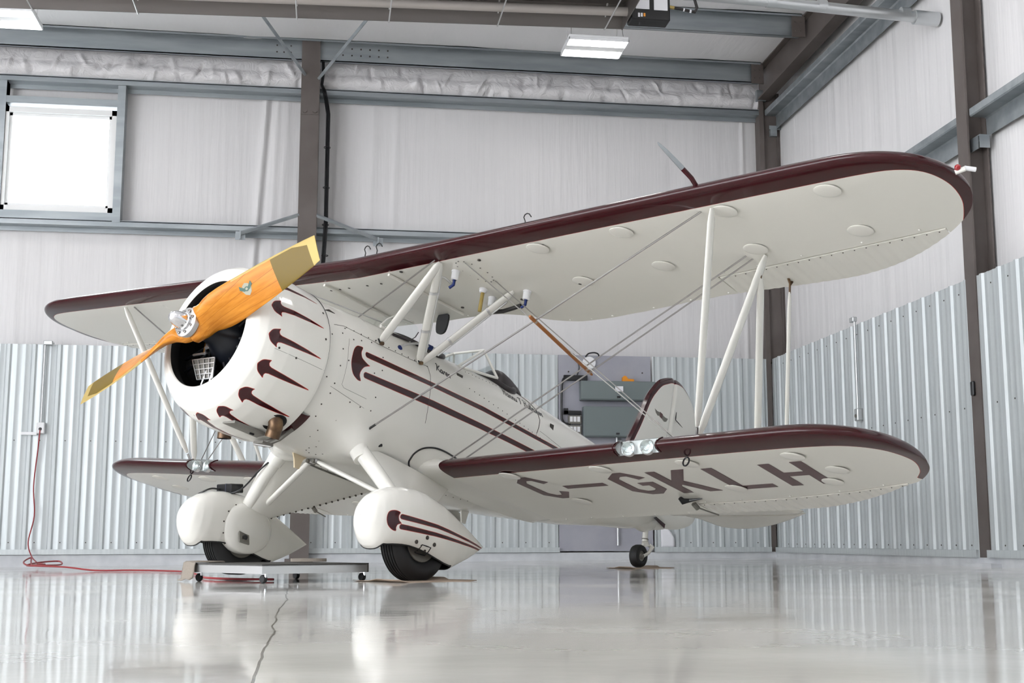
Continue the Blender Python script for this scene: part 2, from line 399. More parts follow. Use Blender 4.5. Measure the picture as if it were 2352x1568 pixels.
# purlins
def purlin(y,label,zb=None):
    z=zroof(y)-.0; mb=MB(); x0_,x1_=XL,W-.13
    mb.box2((x0_,y,z-.30),(x1_,y+.012,z)); mb.box2((x0_,y,z-.30),(x1_,y+.08,z-.288)); mb.box2((x0_,y-.09,z-.014),(x1_,y,z))
    mb.box2((x0_,y+.068,z-.30),(x1_,y+.08,z-.275)); mb.box2((x0_,y-.09,z-.04),(x1_,y-.08,z))
    for k in range(9):
        for zz in (-.10,-.2): mb.disc((-.85+.1*k if k<3 else .1+.13*(k-3),y-.001,z+zz),(0,-1,0),.012,.006,8,1)
    o=build('steel_purlin',mb,[M['galv'],M['screw']]); return tag(o,label,'purlin')
purlin(18.36,'galvanised eave purlin directly above the crinkled insulation band')
purlin(16.60,'galvanised roof purlin second out from the back wall, behind the lit lamp')
# columns
def column_mb(boxes):
    mb=MB()
    for a,b_ in boxes: mb.box2(a,b_)
    return mb
c=thing('steel_column',(-.35,D-.1,0),'tall taupe steel column standing behind the propeller, black cables down its side','column')
mb=column_mb((((-.49,D-.25,-.05),(-.225,D-.235,zroof(D))),((-.37,D-.24,-.05),(-.345,D+.18,7.15)),((-.49,D+.17,-.05),(-.225,D+.185,7.15))))
build('shaft',mb,M['taupe'],c,xf=off(c.location))
mb=MB(); mb.box2((-.485,D-.262,6.33),(-.23,D-.25,6.43))
for x in (-.43,-.285): mb.disc((x,D-.262,6.385),(0,-1,0),.035,.02,10)
build('splice_plate',mb,M['taupe'],c,xf=off(c.location))
mb=MB(); mb.box2((-.55,D-.3,-.06),(-.17,D+.2,.02)); build('base_plate',mb,M['taupe'],c,xf=off(c.location))
c=thing('steel_column',(6.5,D+.05,0),'taupe steel column in the far corner where the two walls meet','column')
mb=column_mb((((6.45,D-.012,-.03),(6.52,D+.2,7.1)),((6.52,D+.04,2.9),(6.79,D+.19,7.1)),((6.735,D+.02,2.9),(6.75,D+.2,7.1))))
build('shaft',mb,M['taupe'],c,xf=off(c.location))
mb=MB(); mb.box2((6.62,D-.03,6.40),(6.72,D+.05,6.50)); mb.box2((6.60,D-.03,6.50),(6.80,D-.015,6.56)); mb.box2((6.42,D-.03,6.95),(6.56,D+.1,7.12)); build('clip',mb,M['galv'],c,xf=off(c.location))
c=thing('steel_column',(W+.05,12.4,0),'tall taupe steel column on the right wall behind the upper wing tip','column')
mb=column_mb((((W-.02,12.28,-.02),(W,12.50,8)),((W,12.38,2.9),(W+.21,12.40,8)),((W+.19,12.28,2.9),(W+.21,12.5,8)),((W,12.40,-.02),(W+.02,12.42,2.95))))
build('shaft',mb,M['taupe'],c,xf=off(c.location))
mb=MB(); mb.box2((W+.05,12.16,4.40),(W+.17,12.37,4.41)); mb.box2((W+.05,12.20,4.27),(W+.06,12.37,4.40)); mb.box2((W+.05,12.16,4.27),(W+.16,12.17,4.40))
build('clip',mb,M['galv'],c,xf=off(c.location))
mb=MB(); mb.box((W-.035,12.42,1.80),(.035,.06,.15),bev=.01); o=build('wall_sensor',mb,M['black']); tag(o,'small black box fixed to the tall column at the right picture edge','sensor')
# gable rafter
mb=MB(); xa=6.44
def raf(a,b_):
    vs=[]
    for y in (D+.15,YF):
        zz=.025*(D-y)
        for (x,z) in ((a[0],a[1]),(b_[0],a[1]),(b_[0],b_[1]),(a[0],b_[1])): vs.append((x,y,z+zz))
    mb.add(vs,[(0,1,2,3),(7,6,5,4),(0,4,5,1),(1,5,6,2),(2,6,7,3),(3,7,4,0)],smooth=False)
raf((6.43,6.96),(6.62,6.985)); raf((6.515,6.97),(6.535,7.44)); raf((6.43,7.425),(6.62,7.45))
o=build('roof_rafter',mb,M['taupe']); tag(o,'dark taupe roof rafter climbing along the top of the right wall','rafter')
for y in (18.3,16.54):
    z=zroof(y); mb=MB(); mb.box2((6.26,y-.02,z-.34),(6.45,y,z-.02)); 
    for dx in (.05,.13):
        for dz in (-.25,-.12): mb.disc((6.26+dx,y-.02,z+dz),(0,-1,0),.013,.012,8)
    build('purlin_clip',mb,M['taupe'],o)
# braces
def brace(a,b,label,brk=None):
    mb=MB(); mb.tube([a,b],.028,4); o=build('flange_brace',mb,M['galv']); tag(o,label,'brace','braces between the tall column and the frame')
    if brk:
        m2=MB(); m2.box2((brk[0]-.07,D-.02,brk[1]-.06),(brk[0]+.07,D,brk[1]+.06)); m2.box2((brk[0]-.01,D-.07,brk[1]-.06),(brk[0]+.01,D-.02,brk[1]+.06)); build('bracket',m2,M['galv'],o)
brace((-.44,D-.25,6.93),(-1.12,16.62,7.30),'galvanised brace from the tall column up left towards the roof')
brace((-.24,D-.25,6.88),(.52,16.62,7.30),'galvanised brace from the tall column up right towards the roof')
brace((-.47,D-.24,4.85),(-1.30,D-.04,4.60),'galvanised brace from the tall column down left to the sill girt',(-1.30,4.57))
brace((-.23,D-.24,4.85),(.66,D-.04,4.57),'galvanised brace from the tall column down right to the sill girt',(.66,4.54))
# window framing
for x,lab in ((-4.665,'galvanised jamb post left of the bright window'),(-3.03,'galvanised jamb post right of the bright window')):
    mb=MB(); mb.box2((x-.055,D-.005,4.70),(x+.055,D+.007,6.72)); mb.box2((x+.043 if x<-4 else x-.055,D,4.70),(x+.055 if x<-4 else x-.043,D+.19,6.72)); mb.box2((x+.043,D,4.7),(x+.055,D+.19,6.72)); o=build('window_jamb',mb,M['galv']); tag(o,lab,'jamb')
mb=MB(); mb.box2((-4.61,D,6.40),(-3.085,D+.012,6.50)); mb.box2((-4.61,D,6.40),(-3.085,D+.19,6.41)); o=build('window_header',mb,M['galv']); tag(o,'galvanised header channel above the bright window','header')
mb=MB(); mb.box2((-4.61,D,4.735),(-3.085,D+.012,4.84)); mb.box2((-4.61,D,4.83),(-3.085,D+.19,4.84)); o=build('window_sill_channel',mb,M['galv']); tag(o,'galvanised sill channel under the bright window','sill')
# cables on the column
mb=MB()
for k,(dx,dy) in enumerate(((0,0),(.022,.01),(.04,0),(.012,.022))):
    pts=[(-.20+dx*.6,D-.15+dy,7.44),(-.19+dx*.6,D-.15+dy,7.0),(-.205+dx*.5,D-.13+dy,6.83)]+[(-.19+dx+.075*min(1,(6.8-z)/.35),D-.1+dy,z) for z in (6.75,6.6,6.4,6.0,5.4,4.8)]+[(-.14+dx,D-.1+dy,4.2),(-.15+dx,D-.1+dy,3.2),(-.15+dx,D-.1+dy,1.0)]
    mb.tube(pts,.011,7)
for z in (5.9,5.3,4.75,4.3): mb.lathe([(-.006,.05),(.006,.05)],(-.1+.0,D-.09,z),(0,0,1),12)
o=build('cable_bundle',mb,M['black']); tag(o,'bundle of black cables hanging down the right side of the tall column','cable')
# lamps
lampE=mat('led_lens',(.9,.9,.9),.4,emit=(1,.985,.96),es=15)
def lamp(x,y,z,label):
    t=thing('high_bay_lamp',(x,y,z),label,'lamp','white high bay lamps under the roof')
    mb=MB(); mb.box((0,0,.045),(.80,.62,.05),bev=.012); mb.box((0,0,.09),(.70,.2,.05),bev=.01); mb.box((0,.0,.012),(.80,.16,.022)); mb.box((-.395,0,.012),(.012,.62,.03)); mb.box((.395,0,.012),(.012,.62,.03)); mb.box((0,-.304,.012),(.8,.012,.03)); mb.box((0,.304,.012),(.8,.012,.03))
    build('housing',mb,M['white_plastic'],t)
    for s in (-1,1):
        mb=MB(); mb.box((0,s*.19,.006),(.765,.20,.026),bev=.01); build('lens',mb,lampE,t)
    for sx in (-.35,.35):
        for sy in (-.2,.2): mb=MB(); mb.tube([(sx,sy,.07),(sx*.9,0,zroof(y)-z-.02)],.004,5); build('hanger_wire',mb,M['steel'],t)
lamp(3.385,16.16,6.7,'bright white high bay lamp left of the black heater box, in front of the purlin')
lamp(-4.11,16.21,6.7,'bright white high bay lamp cut by the left picture edge above the window')
for x,y,q in ((-8.6,10.4,'over the far left floor'),(-2.0,10.4,'above the nose of the biplane'),(3.6,10.4,'above the tail side of the biplane'),(-5,4.4,'high left of the camera'),(.4,4.4,'high above the camera'),(4.6,4.4,'high right of the camera'),(-2,-1.6,'behind the camera on the left'),(3.6,-1.6,'behind the camera on the right')): lamp(x,y,6.9,'bright white high bay lamp hanging '+q)
# radiant tube heater along y=13.3
hy=13.3
t=thing('tube_heater',(0,hy,5.72),'long grey radiant tube heater hung across the top of the picture with black burner box','heater')
T=off(t.location)
sl=.022
def hz(x): return 5.735+sl*x-.0*(x)
mb=MB(); pr=[(0,0),(-.012,.0),(-.05,.12),(-.16,.22),(-.40,.22),(-.50,.14),(-.60,.22),(-.84,.22),(-.95,.12),(-.985,0),(-.99,0)]
pr2=[(d,h+.006) for d,h in pr]
x0,x1=-6.5,3.10
mb.grid([[(x,hy+d,hz(x)+h) for d,h in pr] for x in np.linspace(x0,x1,24)]); mb.grid([[(x,hy+d,hz(x)+h) for d,h in pr2] for x in np.linspace(x0,x1,24)])
mb.box2((x1-.01,hy-.99,hz(x1)-.01),(x1,hy,hz(x1)+.23))
build('reflector',mb,M['reflector'],t,xf=T,recalc=False)
for d in (-.28,-.72):
    mb=MB(); mb.tube([(x0,hy+d,hz(x0)+.09),(x1+.12,hy+d,hz(x1)+.09)],.05,16); build('heater_tube',mb,M['tubecoat'],t,xf=T)
for x in (-5.6,-3.1,-2.05,-.42,.55,1.72,2.9):
    mb=MB(); mb.tube([(x,hy+.004,hz(x)-.012),(x,hy-.03,hz(x)+.11),(x,hy-.2,hz(x)+.25),(x,hy-.2,zroof(hy))],.011,6); mb.tube([(x,hy+.004,hz(x)-.01),(x,hy-.99,hz(x)-.01)],.008,6); build('hanger_bracket',mb,M['alu'],t,xf=T)
mb=MB(); mb.box2((3.115,hy-.36,5.777),(3.545,hy-.16,6.24),bev=.012); bx=build('burner_box',mb,M['black_matte'],t,xf=T)
mb=MB(); mb.box2((3.165,hy-.366,5.895),(3.315,hy-.36,6.10)); mb.box2((3.365,hy-.366,5.89),(3.515,hy-.36,6.08)); build('rating_label',mb,M['paper'],bx,xf=T)
mb=MB()
for k,q in enumerate((3.19,3.22,3.25)): mb.box2((q,hy-.364,5.805+.004*k),(q+.02,hy-.36,5.85),m=0 if k<2 else 1)
build('maker_badge',mb,[M['paper'],M['orange']],bx,xf=T)
mb=MB(); mb.tube([(3.545,hy-.2,6.17),(4.6,hy-.15,6.165),(6.72,hy-.05,6.11)],.062,18)
for x in (3.8,4.75,5.35,6.35): mb.tube([(x-.05,hy-.2+.15*(x-3.64)/3,6.17-.02*(x-3.64)/3),(x+.05,hy-.2+.15*(x-3.64)/3,6.17-.02*(x-3.64)/3)],.070,18)
mb.tube([(6.46,hy-.06,6.116),(6.745,hy-.05,6.11)],.082,20)
build('vent_pipe',mb,M['pvc'],t,xf=T)
mb=MB(); mb.tube([(3.545,hy-.3,5.960),(3.655,hy-.3,5.950),(3.765,hy-.3,5.930),(3.835,hy-.3,5.920),(3.860,hy-.3,5.970),(3.825,hy-.3,6.100),(3.755,hy-.3,6.220),(3.745,hy-.3,6.500)],.016,9)
mb.tube([(3.550,hy-.3,5.960),(3.605,hy-.3,5.955)],.019,9,m=1); mb.tube([(3.705,hy-.3,5.940),(3.720,hy-.3,5.938)],.018,9,m=2); mb.tube([(3.775,hy-.3,5.927),(3.795,hy-.3,5.925)],.018,9,m=2)
build('gas_hose',mb,[M['hose'],M['brass'],M['paper']],t,xf=T)
# ------------------------------------------------------------------ biplane (aircraft frame: u aft from the propeller, v to its left, w up)
UW,WW=1.598,-1.397
BU=Vector((.70403734,.67060078,-.23372208)); BV=Vector((.68821055,-.72546208,-.00842671)); BW=Vector((.17520747,.15491728,.97226693))
O0=Vector((-.9727,9.0297,1.7316))
plane=thing('biplane',O0+BU*UW+BW*WW,'cream white biplane with maroon wing edges and a wooden propeller parked in the hangar','airplane')
l=plane.location
plane.matrix_world=Matrix(((BU.x,-BV.x,BW.x,l.x),(BU.y,-BV.y,BW.y,l.y),(BU.z,-BV.z,BW.z,l.z),(0,0,0,1)))
def TB(q): return (q[0]-UW,-q[1],q[2]-WW)
def part(name,mb,m,parent=None,**k): return build(name,mb,m,parent or plane,xf=TB,**k)
def world(q): return O0+BU*q[0]+BV*q[1]+BW*q[2]
FUS=[(.70,.515,.515,-.525,0,2,2),(.80,.535,.54,-.54,0,2,2),(.95,.545,.56,-.555,0,2.05,2.1),(1.3,.535,.578,-.56,.02,2.2,2.5),(2.0,.51,.60,-.56,.05,2.25,3.0),(2.6,.49,.62,-.555,.05,2.25,3.0),(3.0,.465,.65,-.52,.05,2.2,3.0),(3.6,.415,.66,-.43,.08,2.2,2.8),(4.5,.30,.61,-.275,.12,2.2,2.6),(5.3,.17,.565,-.09,.2,2.2,2.4),(5.9,.07,.52,.04,.26,2.1,2.2),(6.05,.03,.50,.08,.28,2,2)]
FU=[r[0] for r in FUS]
def fus(u):
    return [float(np.interp(u,FU,[r[k] for r in FUS])) for k in range(1,7)]
def fus_pt(u,a,off=0):
    b,zt,zb,zc,nu,nl=fus(u); c,s=math.cos(a),math.sin(a)
    n=nu if s>=0 else nl
    h=(zt-zc) if s>=0 else (zc-zb)
    y=b*math.copysign(abs(c)**(2/n),c); z=zc+h*math.copysign(abs(s)**(2/n),s)
    l=math.hypot(y,z-zc); k=1+off/max(l,1e-6)
    return (u,y*k,zc+(z-zc)*k)
def fus_v(u,w):
    b,zt,zb,zc,nu,nl=fus(u)
    n=nu if w>=zc else nl; h=(zt-zc) if w>=zc else (zc-zb)
    q=1-abs((w-zc)/h)**n
    return b*max(q,0)**(1/n)

# ---- fuselage
def seg_sd(P,a,b,r):
    a=np.array(a);b=np.array(b); e=b-a; w=P-a; t=np.clip((w@e)/(e@e),0,1); q=w-t[:,None]*e; return np.hypot(q[:,0],q[:,1])-r
head=smooth_closed([(1.09,.184),(1.114,.205),(1.145,.212),(1.173,.210),(1.156,.168),(1.165,.132),(1.19,.116),(1.235,.100),(1.277,.091),(1.24,.086),(1.205,.070),(1.181,.044),(1.167,.010),(1.173,-.016),(1.191,-.042),(1.165,-.048),(1.14,-.042),(1.099,-.021),(1.069,.025),(1.059,.079),(1.071,.148)],3)
def interp_stripe(P,pts):
    """rounded stripe given (u, top, bottom) stations"""
    u=[q[0] for q in pts]; top=np.interp(P[:,0],u,[q[1] for q in pts]); bot=np.interp(P[:,0],u,[q[2] for q in pts])
    c=(top+bot)/2; h=(top-bot)/2
    d=np.abs(P[:,1]-c)-h; u0=u[0]+h[0]*0+(pts[0][1]-pts[0][2])/2
    r=(pts[0][1]-pts[0][2])/2; dc=np.hypot(np.minimum(P[:,0]-u0,0),P[:,1]-c)-h
    d=np.where(P[:,0]<u0,dc,d); return np.maximum(d,P[:,0]-u[-1])
us=np.unique(np.concatenate([np.arange(.70,.96,.01),np.arange(.96,1.30,.005),np.arange(1.30,4.0,.012),np.arange(4.0,6.051,.03)]))
aa=np.concatenate([np.linspace(-.14*PI,.22*PI,70),np.linspace(.22*PI,.78*PI,60)[1:-1],np.linspace(.78*PI,1.14*PI,70),np.linspace(1.14*PI,1.86*PI,90)[1:-1]])
def bump_fus(q):
    u,v,w=q; s=1 if v>0 else -1
    d2=((u-1.41)/.17)**2+((v-s*.40)/.13)**2+((w+.44)/.13)**2
    k=.105*math.exp(-d2); return (u,v+s*.55*k,w-.83*k)
G=np.array([[bump_fus(fus_pt(u,a)) for a in aa] for u in us])
P2=G[:,:,[0,2]].reshape(-1,2)
sd=sd_poly(P2,head)
sd=np.minimum(sd,interp_stripe(P2,[(1.196,.191,.148),(1.256,.193,.147),(1.94,.217,.178),(2.64,.239,.196),(3.57,.240,.205),(5.85,.30,.27)]))
sd=np.minimum(sd,interp_stripe(P2,[(1.203,.036,-.010),(1.258,.039,-.009),(2.0,.079,.023),(2.6,.090,.041),(3.4,.105,.06),(5.85,.19,.16)]))
sd=np.where(np.abs(G[:,:,1].reshape(-1))<.03,1,sd)
mb=MB(); n=len(us); mb.grid(G,cv=True,paint=sd)
# cockpit openings
def hole(u,v,z,cu,a,b): return z>.40 and ((u-cu)/a)**2+(v/b)**2<1
keep=[]
for i,f in enumerate(mb.f):
    c=np.mean([mb.v[q] for q in f],axis=0)
    if hole(c[0],c[1],c[2],2.10,.30,.31) or hole(c[0],c[1],c[2],3.12,.25,.27): continue
    keep.append(i)
mb.f=[mb.f[i] for i in keep]; mb.m=[mb.m[i] for i in keep]; mb.sm=[mb.sm[i] for i in keep]
mb.add([G[-1][j] for j in range(len(aa))],[tuple(range(len(aa)))]); mb.add([G[0][j] for j in range(len(aa))],[tuple(range(len(aa)))],m=2)
def fdot(u,w,sgn=1,r=.0055,m=1):
    v=fus_v(u,w); v2=fus_v(u,w+.01); nrm=Vector((0,sgn*1,(v-v2)/.01*1.0))
    mb.disc((u,sgn*v,w),nrm,r,.003,8,m)
def fline(pts,r=.0022,m=1,sg=1):
    P=[]
    for a,b in zip(pts[:-1],pts[1:]):
        for t in np.linspace(0,1,8)[:-1]: P.append((a[0]+(b[0]-a[0])*t,a[1]+(b[1]-a[1])*t))
    P.append(pts[-1]); mb.tube([(u,sg*fus_v(u,w),w) for u,w in P],r,5,m)
for sg in (1,-1):
    for u,w in ((1.031,.058),(.96,-.007),(.953,-.141),(.951,-.214),(1.15,-.216),(1.257,-.218),(1.367,-.211),(1.374,-.106),(1.354,-.314),(1.388,.108),(1.31,.059),(1.388,.211),(1.076,.238),(.964,.123),(.964,.247),(.93,-.30),(.95,-.38),(1.12,-.36),(1.22,-.44),(1.05,-.45),(1.16,.262),(1.27,.29),(1.33,.33),(.86,.20),(.87,-.12),(1.0,.30)): fdot(u,w,sg)
    for k in range(13): fdot(1.02+.075*k,.315+.0015*k,sg,.005)
    for k in range(17): fdot(2.46+.065*k,.335-.006*k+.0,sg,.004)
    for k in range(12): fdot(2.5+.05*k,.50+.004*k,sg,.0035)
    fline([(.895,.292),(.999,.318),(1.391,.306),(1.713,.319),(1.926,.335)],.002,1,sg)
    fline([(1.926,.335),(1.947,.264),(1.951,.112),(1.96,-.12)],.002,1,sg)
    fline([(1.03,.228),(1.018,.15),(1.021,.008),(1.021,-.125),(1.049,-.143),(1.29,-.146)],.0012,1,sg)
    fline([(.93,-.17),(1.30,-.215),(1.40,-.21)],.0014,1,sg)
    fline([(3.36,.60),(3.44,.56),(3.512,.502),(3.52,.41),(3.481,.327),(3.44,.26)],.004,1,sg)
    fline([(3.50,.30),(3.9,.26),(4.4,.25)],.0015,1,sg)
    # vent slot
    mb.tube([(.86,sg*(fus_v(.86,.40)+.0),.40),(.90,sg*fus_v(.90,.41),.41),(.95,sg*fus_v(.95,.405),.405)],[.003,.012,.003],6,1)
    # small hatch handles
    mb.box((3.72,sg*fus_v(3.72,.40),.40),(.05,.006,.07),m=1)
    mb.box((2.36,sg*fus_v(2.36,.41),.41),(.07,.008,.03),m=1)
# belly rivets and round plates
for cu,cv in ((1.23,.17),(1.62,-.17)):
    for k in range(8):
        a=2*PI*k/8; u=cu+.07*math.cos(a); v=cv+.07*math.sin(a)
        b,zt,zb,zc,nu,nl=fus(u); w=zc-(zc-zb)*(1-abs(v/b)**nl)**(1/nl); mb.disc((u,v,w),(0,0,-1),.005,.003,8,1)
for k in range(22):
    for v in (-.28,.28):
        u=1.05+.09*k; b,zt,zb,zc,nu,nl=fus(u); w=zc-(zc-zb)*(1-abs(v/b)**nl)**(1/nl); mb.disc((u,v,w),(0,0,-1),.0045,.003,8,1)
fus_o=part('fuselage',mb,[M['paint'],M['screw'],M['black_matte']])
# cockpit tubs (dark, below the openings)
def tub(cu,a,b,name):
    mb=MB(); G=[]
    for k,(s,dz) in enumerate(((1.04,-.01),(.98,-.12),(.9,-.4),(.0,-.4))):
        row=[]
        for j in range(36):
            t=2*PI*j/36; u=cu+a*math.cos(t); v=b*math.sin(t)
            bb,zt,zb,zc,nu,nl=fus(u); z=zc+(zt-zc)*max(0,1-abs(v/bb)**nu)**(1/nu)
            row.append((cu+a*s*math.cos(t),b*s*math.sin(t),(z+dz) if k<2 else .62+dz))
        G.append(row)
    mb.grid(G,cv=True); return part(name,mb,M['black_matte'])
def coaming(cu,a,b,r,name,lift):
    mb=MB(); pts=[];rs=[]
    for j in range(49):
        t=2*PI*j/48; u=cu+a*math.cos(t); v=b*math.sin(t)
        bb,zt,zb,zc,nu,nl=fus(u); z=zc+(zt-zc)*max(0,1-abs(v/bb)**nu)**(1/nu)
        pts.append((u,v,z+lift*(.6+.4*math.cos(t)))); rs.append(r)
    mb.tube(pts,rs,12,cap=False); return part(name,mb,M['leather'])
for cu,a,b,r,nm,lf in ((2.10,.30,.31,.030,'front_cockpit_coaming',.004),(3.12,.25,.27,.034,'rear_cockpit_coaming',.006)):
    tub(cu,a,b,'cockpit_tub'); coaming(cu,a,b,r,nm,lf)
# headrest pad
mb=MB(); G=[]
for i,t in enumerate(np.linspace(0,1,16)):
    row=[]
    for j in range(24):
        a=2*PI*j/24; wd=.19*math.sqrt(max(0,1-(2*t-1)**4))+.002; hgt=.175*(min(1,t/.28)**.5 if t<.28 else (1-((t-.28)/.72)**1.7*.93))*(1 if t>0 else .1)+.004
        u=3.06+.46*t; bb,zt,*_=fus(u); row.append((u+.05*math.sin(a)*(1-t),wd*math.cos(a)*(.95 if math.sin(a)>0 else 1),zt-.05+max(-.02,hgt*math.sin(a))+.02))
    G.append(row)
mb.grid(G,cv=True); mb.add(G[0],[tuple(range(24))]); mb.add(G[-1],[tuple(range(24))]); part('headrest_pad',mb,M['leather'])
# windshields
def pane(name,quads,frame,parent=None,r=.011):
    o=None
    if frame:
        mb=MB()
        for a,b in frame: mb.tube([a,b],r,8)
        o=part(name,mb,M['white'])
    for q in quads:
        mb=MB(); mb.add(q,[tuple(range(len(q)))],smooth=False); g=part('windshield_pane',mb,M['plexi'],o)
    return o
A=(2.48,.20,.60);Bp=(2.86,.17,.835);Cq=(3.0,.25,.625);A2=(2.46,.28,.54)
mir=lambda q:(q[0],-q[1],q[2])
pane('rear_windshield',[[A2,Bp,Cq],[mir(A2),mir(Bp),mir(Cq)],[A2,Bp,mir(Bp),mir(A2)]],[(A2,Bp),(mir(A2),mir(Bp)),(Bp,Cq),(mir(Bp),mir(Cq)),(Bp,mir(Bp)),(A2,mir(A2)),(A2,Cq),(mir(A2),mir(Cq))],r=.012)
a_=[(1.50,.29,.53),(1.58,.27,.615),(1.68,.25,.69),(1.90,.24,.715),(1.955,.24,.695),(1.965,.25,.655),(1.93,.26,.60),(1.84,.29,.53)]
mb=MB()
for sg in (1,-1):
    p_=[(u,sg*v,w) for u,v,w in a_]; mb.tube(p_[5:]+[p_[0]],.004,6,1); mb.tube(p_[:4],.008,6,0)
    mb.tube([(u,sg*(v-.0),w) for u,v,w in ((1.50,.30,.525),(1.66,.30,.52),(1.84,.30,.528))],.012,6,0)
    mb.tube([(1.62,sg*.33,.50),(1.86,sg*.30,.535),(2.10,sg*.31,.53)],.012,6,1)
fws=part('front_windshield',mb,[M['white'],M['leather']])
for q in ([(u,v,w) for u,v,w in a_],[(u,-v,w) for u,v,w in a_],[a_[0],a_[1],a_[2],mir(a_[2]),mir(a_[1]),mir(a_[0])]):
    mb=MB(); mb.add(q,[tuple(range(len(q)))],smooth=False); g=part('windshield_pane',mb,M['plexi'],fws)
# rear view mirror under the wing
mb=MB(); G=smooth_closed([(-.05,-.06),(.05,-.06),(.06,.07),(-.06,.07)],5)
mb.prism(G,lambda p,k:(2.30+.02*k,.16+p[0]*.9,.865+p[1]*1.15)); mb.tube([(2.32,.16,.90),(2.32,.16,1.0)],.010,8); part('rear_view_mirror',mb,M['black'])
# lettering on the fuselage side
def text_mesh(body,size,shear,width=1):
    cu=bpy.data.curves.new('t','FONT'); cu.body=body; cu.size=size; cu.shear=shear; cu.space_character=width
    o=bpy.data.objects.new('t',cu); COL.objects.link(o); dg=bpy.context.evaluated_depsgraph_get(); dg.update()
    me=bpy.data.meshes.new_from_object(o.evaluated_get(dg)); V=[tuple(v.co) for v in me.vertices]; F=[tuple(p.vertices) for p in me.polygons]
    bpy.data.objects.remove(o); bpy.data.meshes.remove(me); bpy.data.curves.remove(cu); return V,F
def strokes(lines,r): 
    mb=MB()
    for ln in lines:
        P=smooth_open(ln,5); mb.tube([(x,y,0) for x,y in P],r,5)
    return mb
def smooth_open(p,sub):
    p=[np.array(q,float) for q in p]; out=[]
    for i in range(len(p)-1):
        a=p[max(i-1,0)];b=p[i];c=p[i+1];d=p[min(i+2,len(p)-1)]
        for k in range(sub):
            t=k/sub; out.append(.5*((2*b)+(c-a)*t+(2*a-5*b+4*c-d)*t*t+(-a+3*b-3*c+d)*t**3))
    out.append(p[-1]); return out
def onside(mb,u0,w0,s,ang,name,sq=1.0):
    c,sn=math.cos(ang),math.sin(ang); out=MB()
    V=[]
    for x,y,z in mb.v:
        u=u0+(x*c-y*sn)*s; w=w0+(x*sn+y*c)*s*sq; V.append((u,fus_v(u,w)+.0015+z*s*.3,w))
    out.add(V,mb.f); return part(name,out,M['black'],fus_o)
SC={'K':([[(0,1.0),(.25,1.02),(.18,.5),(.08,0)],[(.75,1.0),(.45,.65),(.18,.5),(.5,.25),(.8,0)]],.85),
'a':([[(.45,.42),(.2,.5),(.02,.22),(.15,0),(.35,.12),(.47,.45),(.42,.05),(.55,.05)]],.6),
'r':([[(.05,.45),(.12,.35),(.05,0)],[(.1,.25),(.25,.47),(.42,.42)]],.42),
'e':([[(.05,.2),(.4,.3),(.3,.5),(.1,.38),(.05,.12),(.2,0),(.45,.12)]],.5),
'n':([[(.05,.45),(.1,.3),(.03,0)],[(.08,.25),(.28,.48),(.38,.3),(.36,.03),(.5,.05)]],.58),
'u':([[(.08,.47),(.04,.12),(.2,0),(.38,.2),(.42,.47),(.4,.04),(.52,.05)]],.6),
'H':([[(0,.95),(.2,1.0),(.16,.5),(.05,0)],[(.65,1.02),(.55,.5),(.5,0)],[(.05,.5),(.3,.55),(.62,.52)]],.8),
'T':([[(0,.9),(.3,1.0),(.75,1.0)],[(.42,.98),(.36,.5),(.28,0)]],.75),
'l':([[(.05,.1),(.3,.8),(.2,1.0),(.1,.7),(.08,.05),(.25,.05)]],.33),
'm':([[(.05,.45),(.1,.3),(.03,0)],[(.08,.25),(.25,.48),(.32,.3),(.3,0)],[(.32,.25),(.5,.48),(.58,.3),(.56,.03),(.68,.05)]],.76),
'i':([[(.1,.45),(.05,.05),(.2,.05)],[(.14,.66),(.15,.68)]],.28),' ':([],.4)}
def script(txt,r):
    x=0; lines=[]
    for ch in txt:
        ls,wd=SC[ch]
        for ln in ls: lines.append([(x+a+.18*b,b) for a,b in ln])
        x+=wd
    return strokes(lines,r)
onside(script('Karen',.08),2.035,.345,.062,math.radians(-2),'name_lettering')
onside(script('Hannu T Halminen',.075),3.0,.475,.066,math.radians(-1),'name_lettering')
# ---- cowling
CW=-.01
RU=[.172,.185,.215,.265,.34,.45,.6,.78,.80]; RR=[.415,.452,.497,.536,.565,.585,.592,.588,.583]
def cw(u): return float(np.interp(u,[.17,.36],[.004,-.016]))
us=np.concatenate([np.linspace(.172,.3,40)[:-1],np.arange(.3,.801,.006)]); th=np.linspace(0,2*PI,721)[:-1]
# smooth outer profile
def rc(u): return float(np.interp(u,RU,RR))
prof=[(u,rc(u)) for u in us]
pr=np.array([q[1] for q in prof])
for _ in range(3): pr[1:-1]=(pr[:-2]+2*pr[1:-1]+pr[2:])/4
G=np.array([[(u,r*math.cos(t),cw(u)+r*math.sin(t)) for t in th] for u,r in zip(us,pr)])
drop=smooth_closed([(.280,0),(.285,.024),(.300,.045),(.326,.058),(.354,.064)],4)[:16]
drop=[tuple(q) for q in drop]+[(.347,.052),(.346,.040),(.353,.029),(.372,.0235),(.41,.0215),(.48,.0185),(.56,.0145),(.65,.0085),(.71,.0045),(.733,.002)]
drop=drop+[(a,-b) for a,b in drop[::-1][:-1]]
sd=np.ones(len(us)*len(th)); UU=np.repeat(us,len(th)); TT=np.tile(th,len(us)); RRp=np.repeat(pr,len(th))
for k in range(-4,8):
    t0=math.radians(-1.2+22.9*(k if k<8 else k)); dt=(TT-t0+PI)%(2*PI)-PI
    sel=(np.abs(dt)<.2)&(UU<.76); Pk=np.stack([UU[sel],dt[sel]*.56+.012*np.clip((UU[sel]-.35)/.38,0,1)],1)
    sd[sel]=np.minimum(sd[sel],sd_poly(Pk,drop))
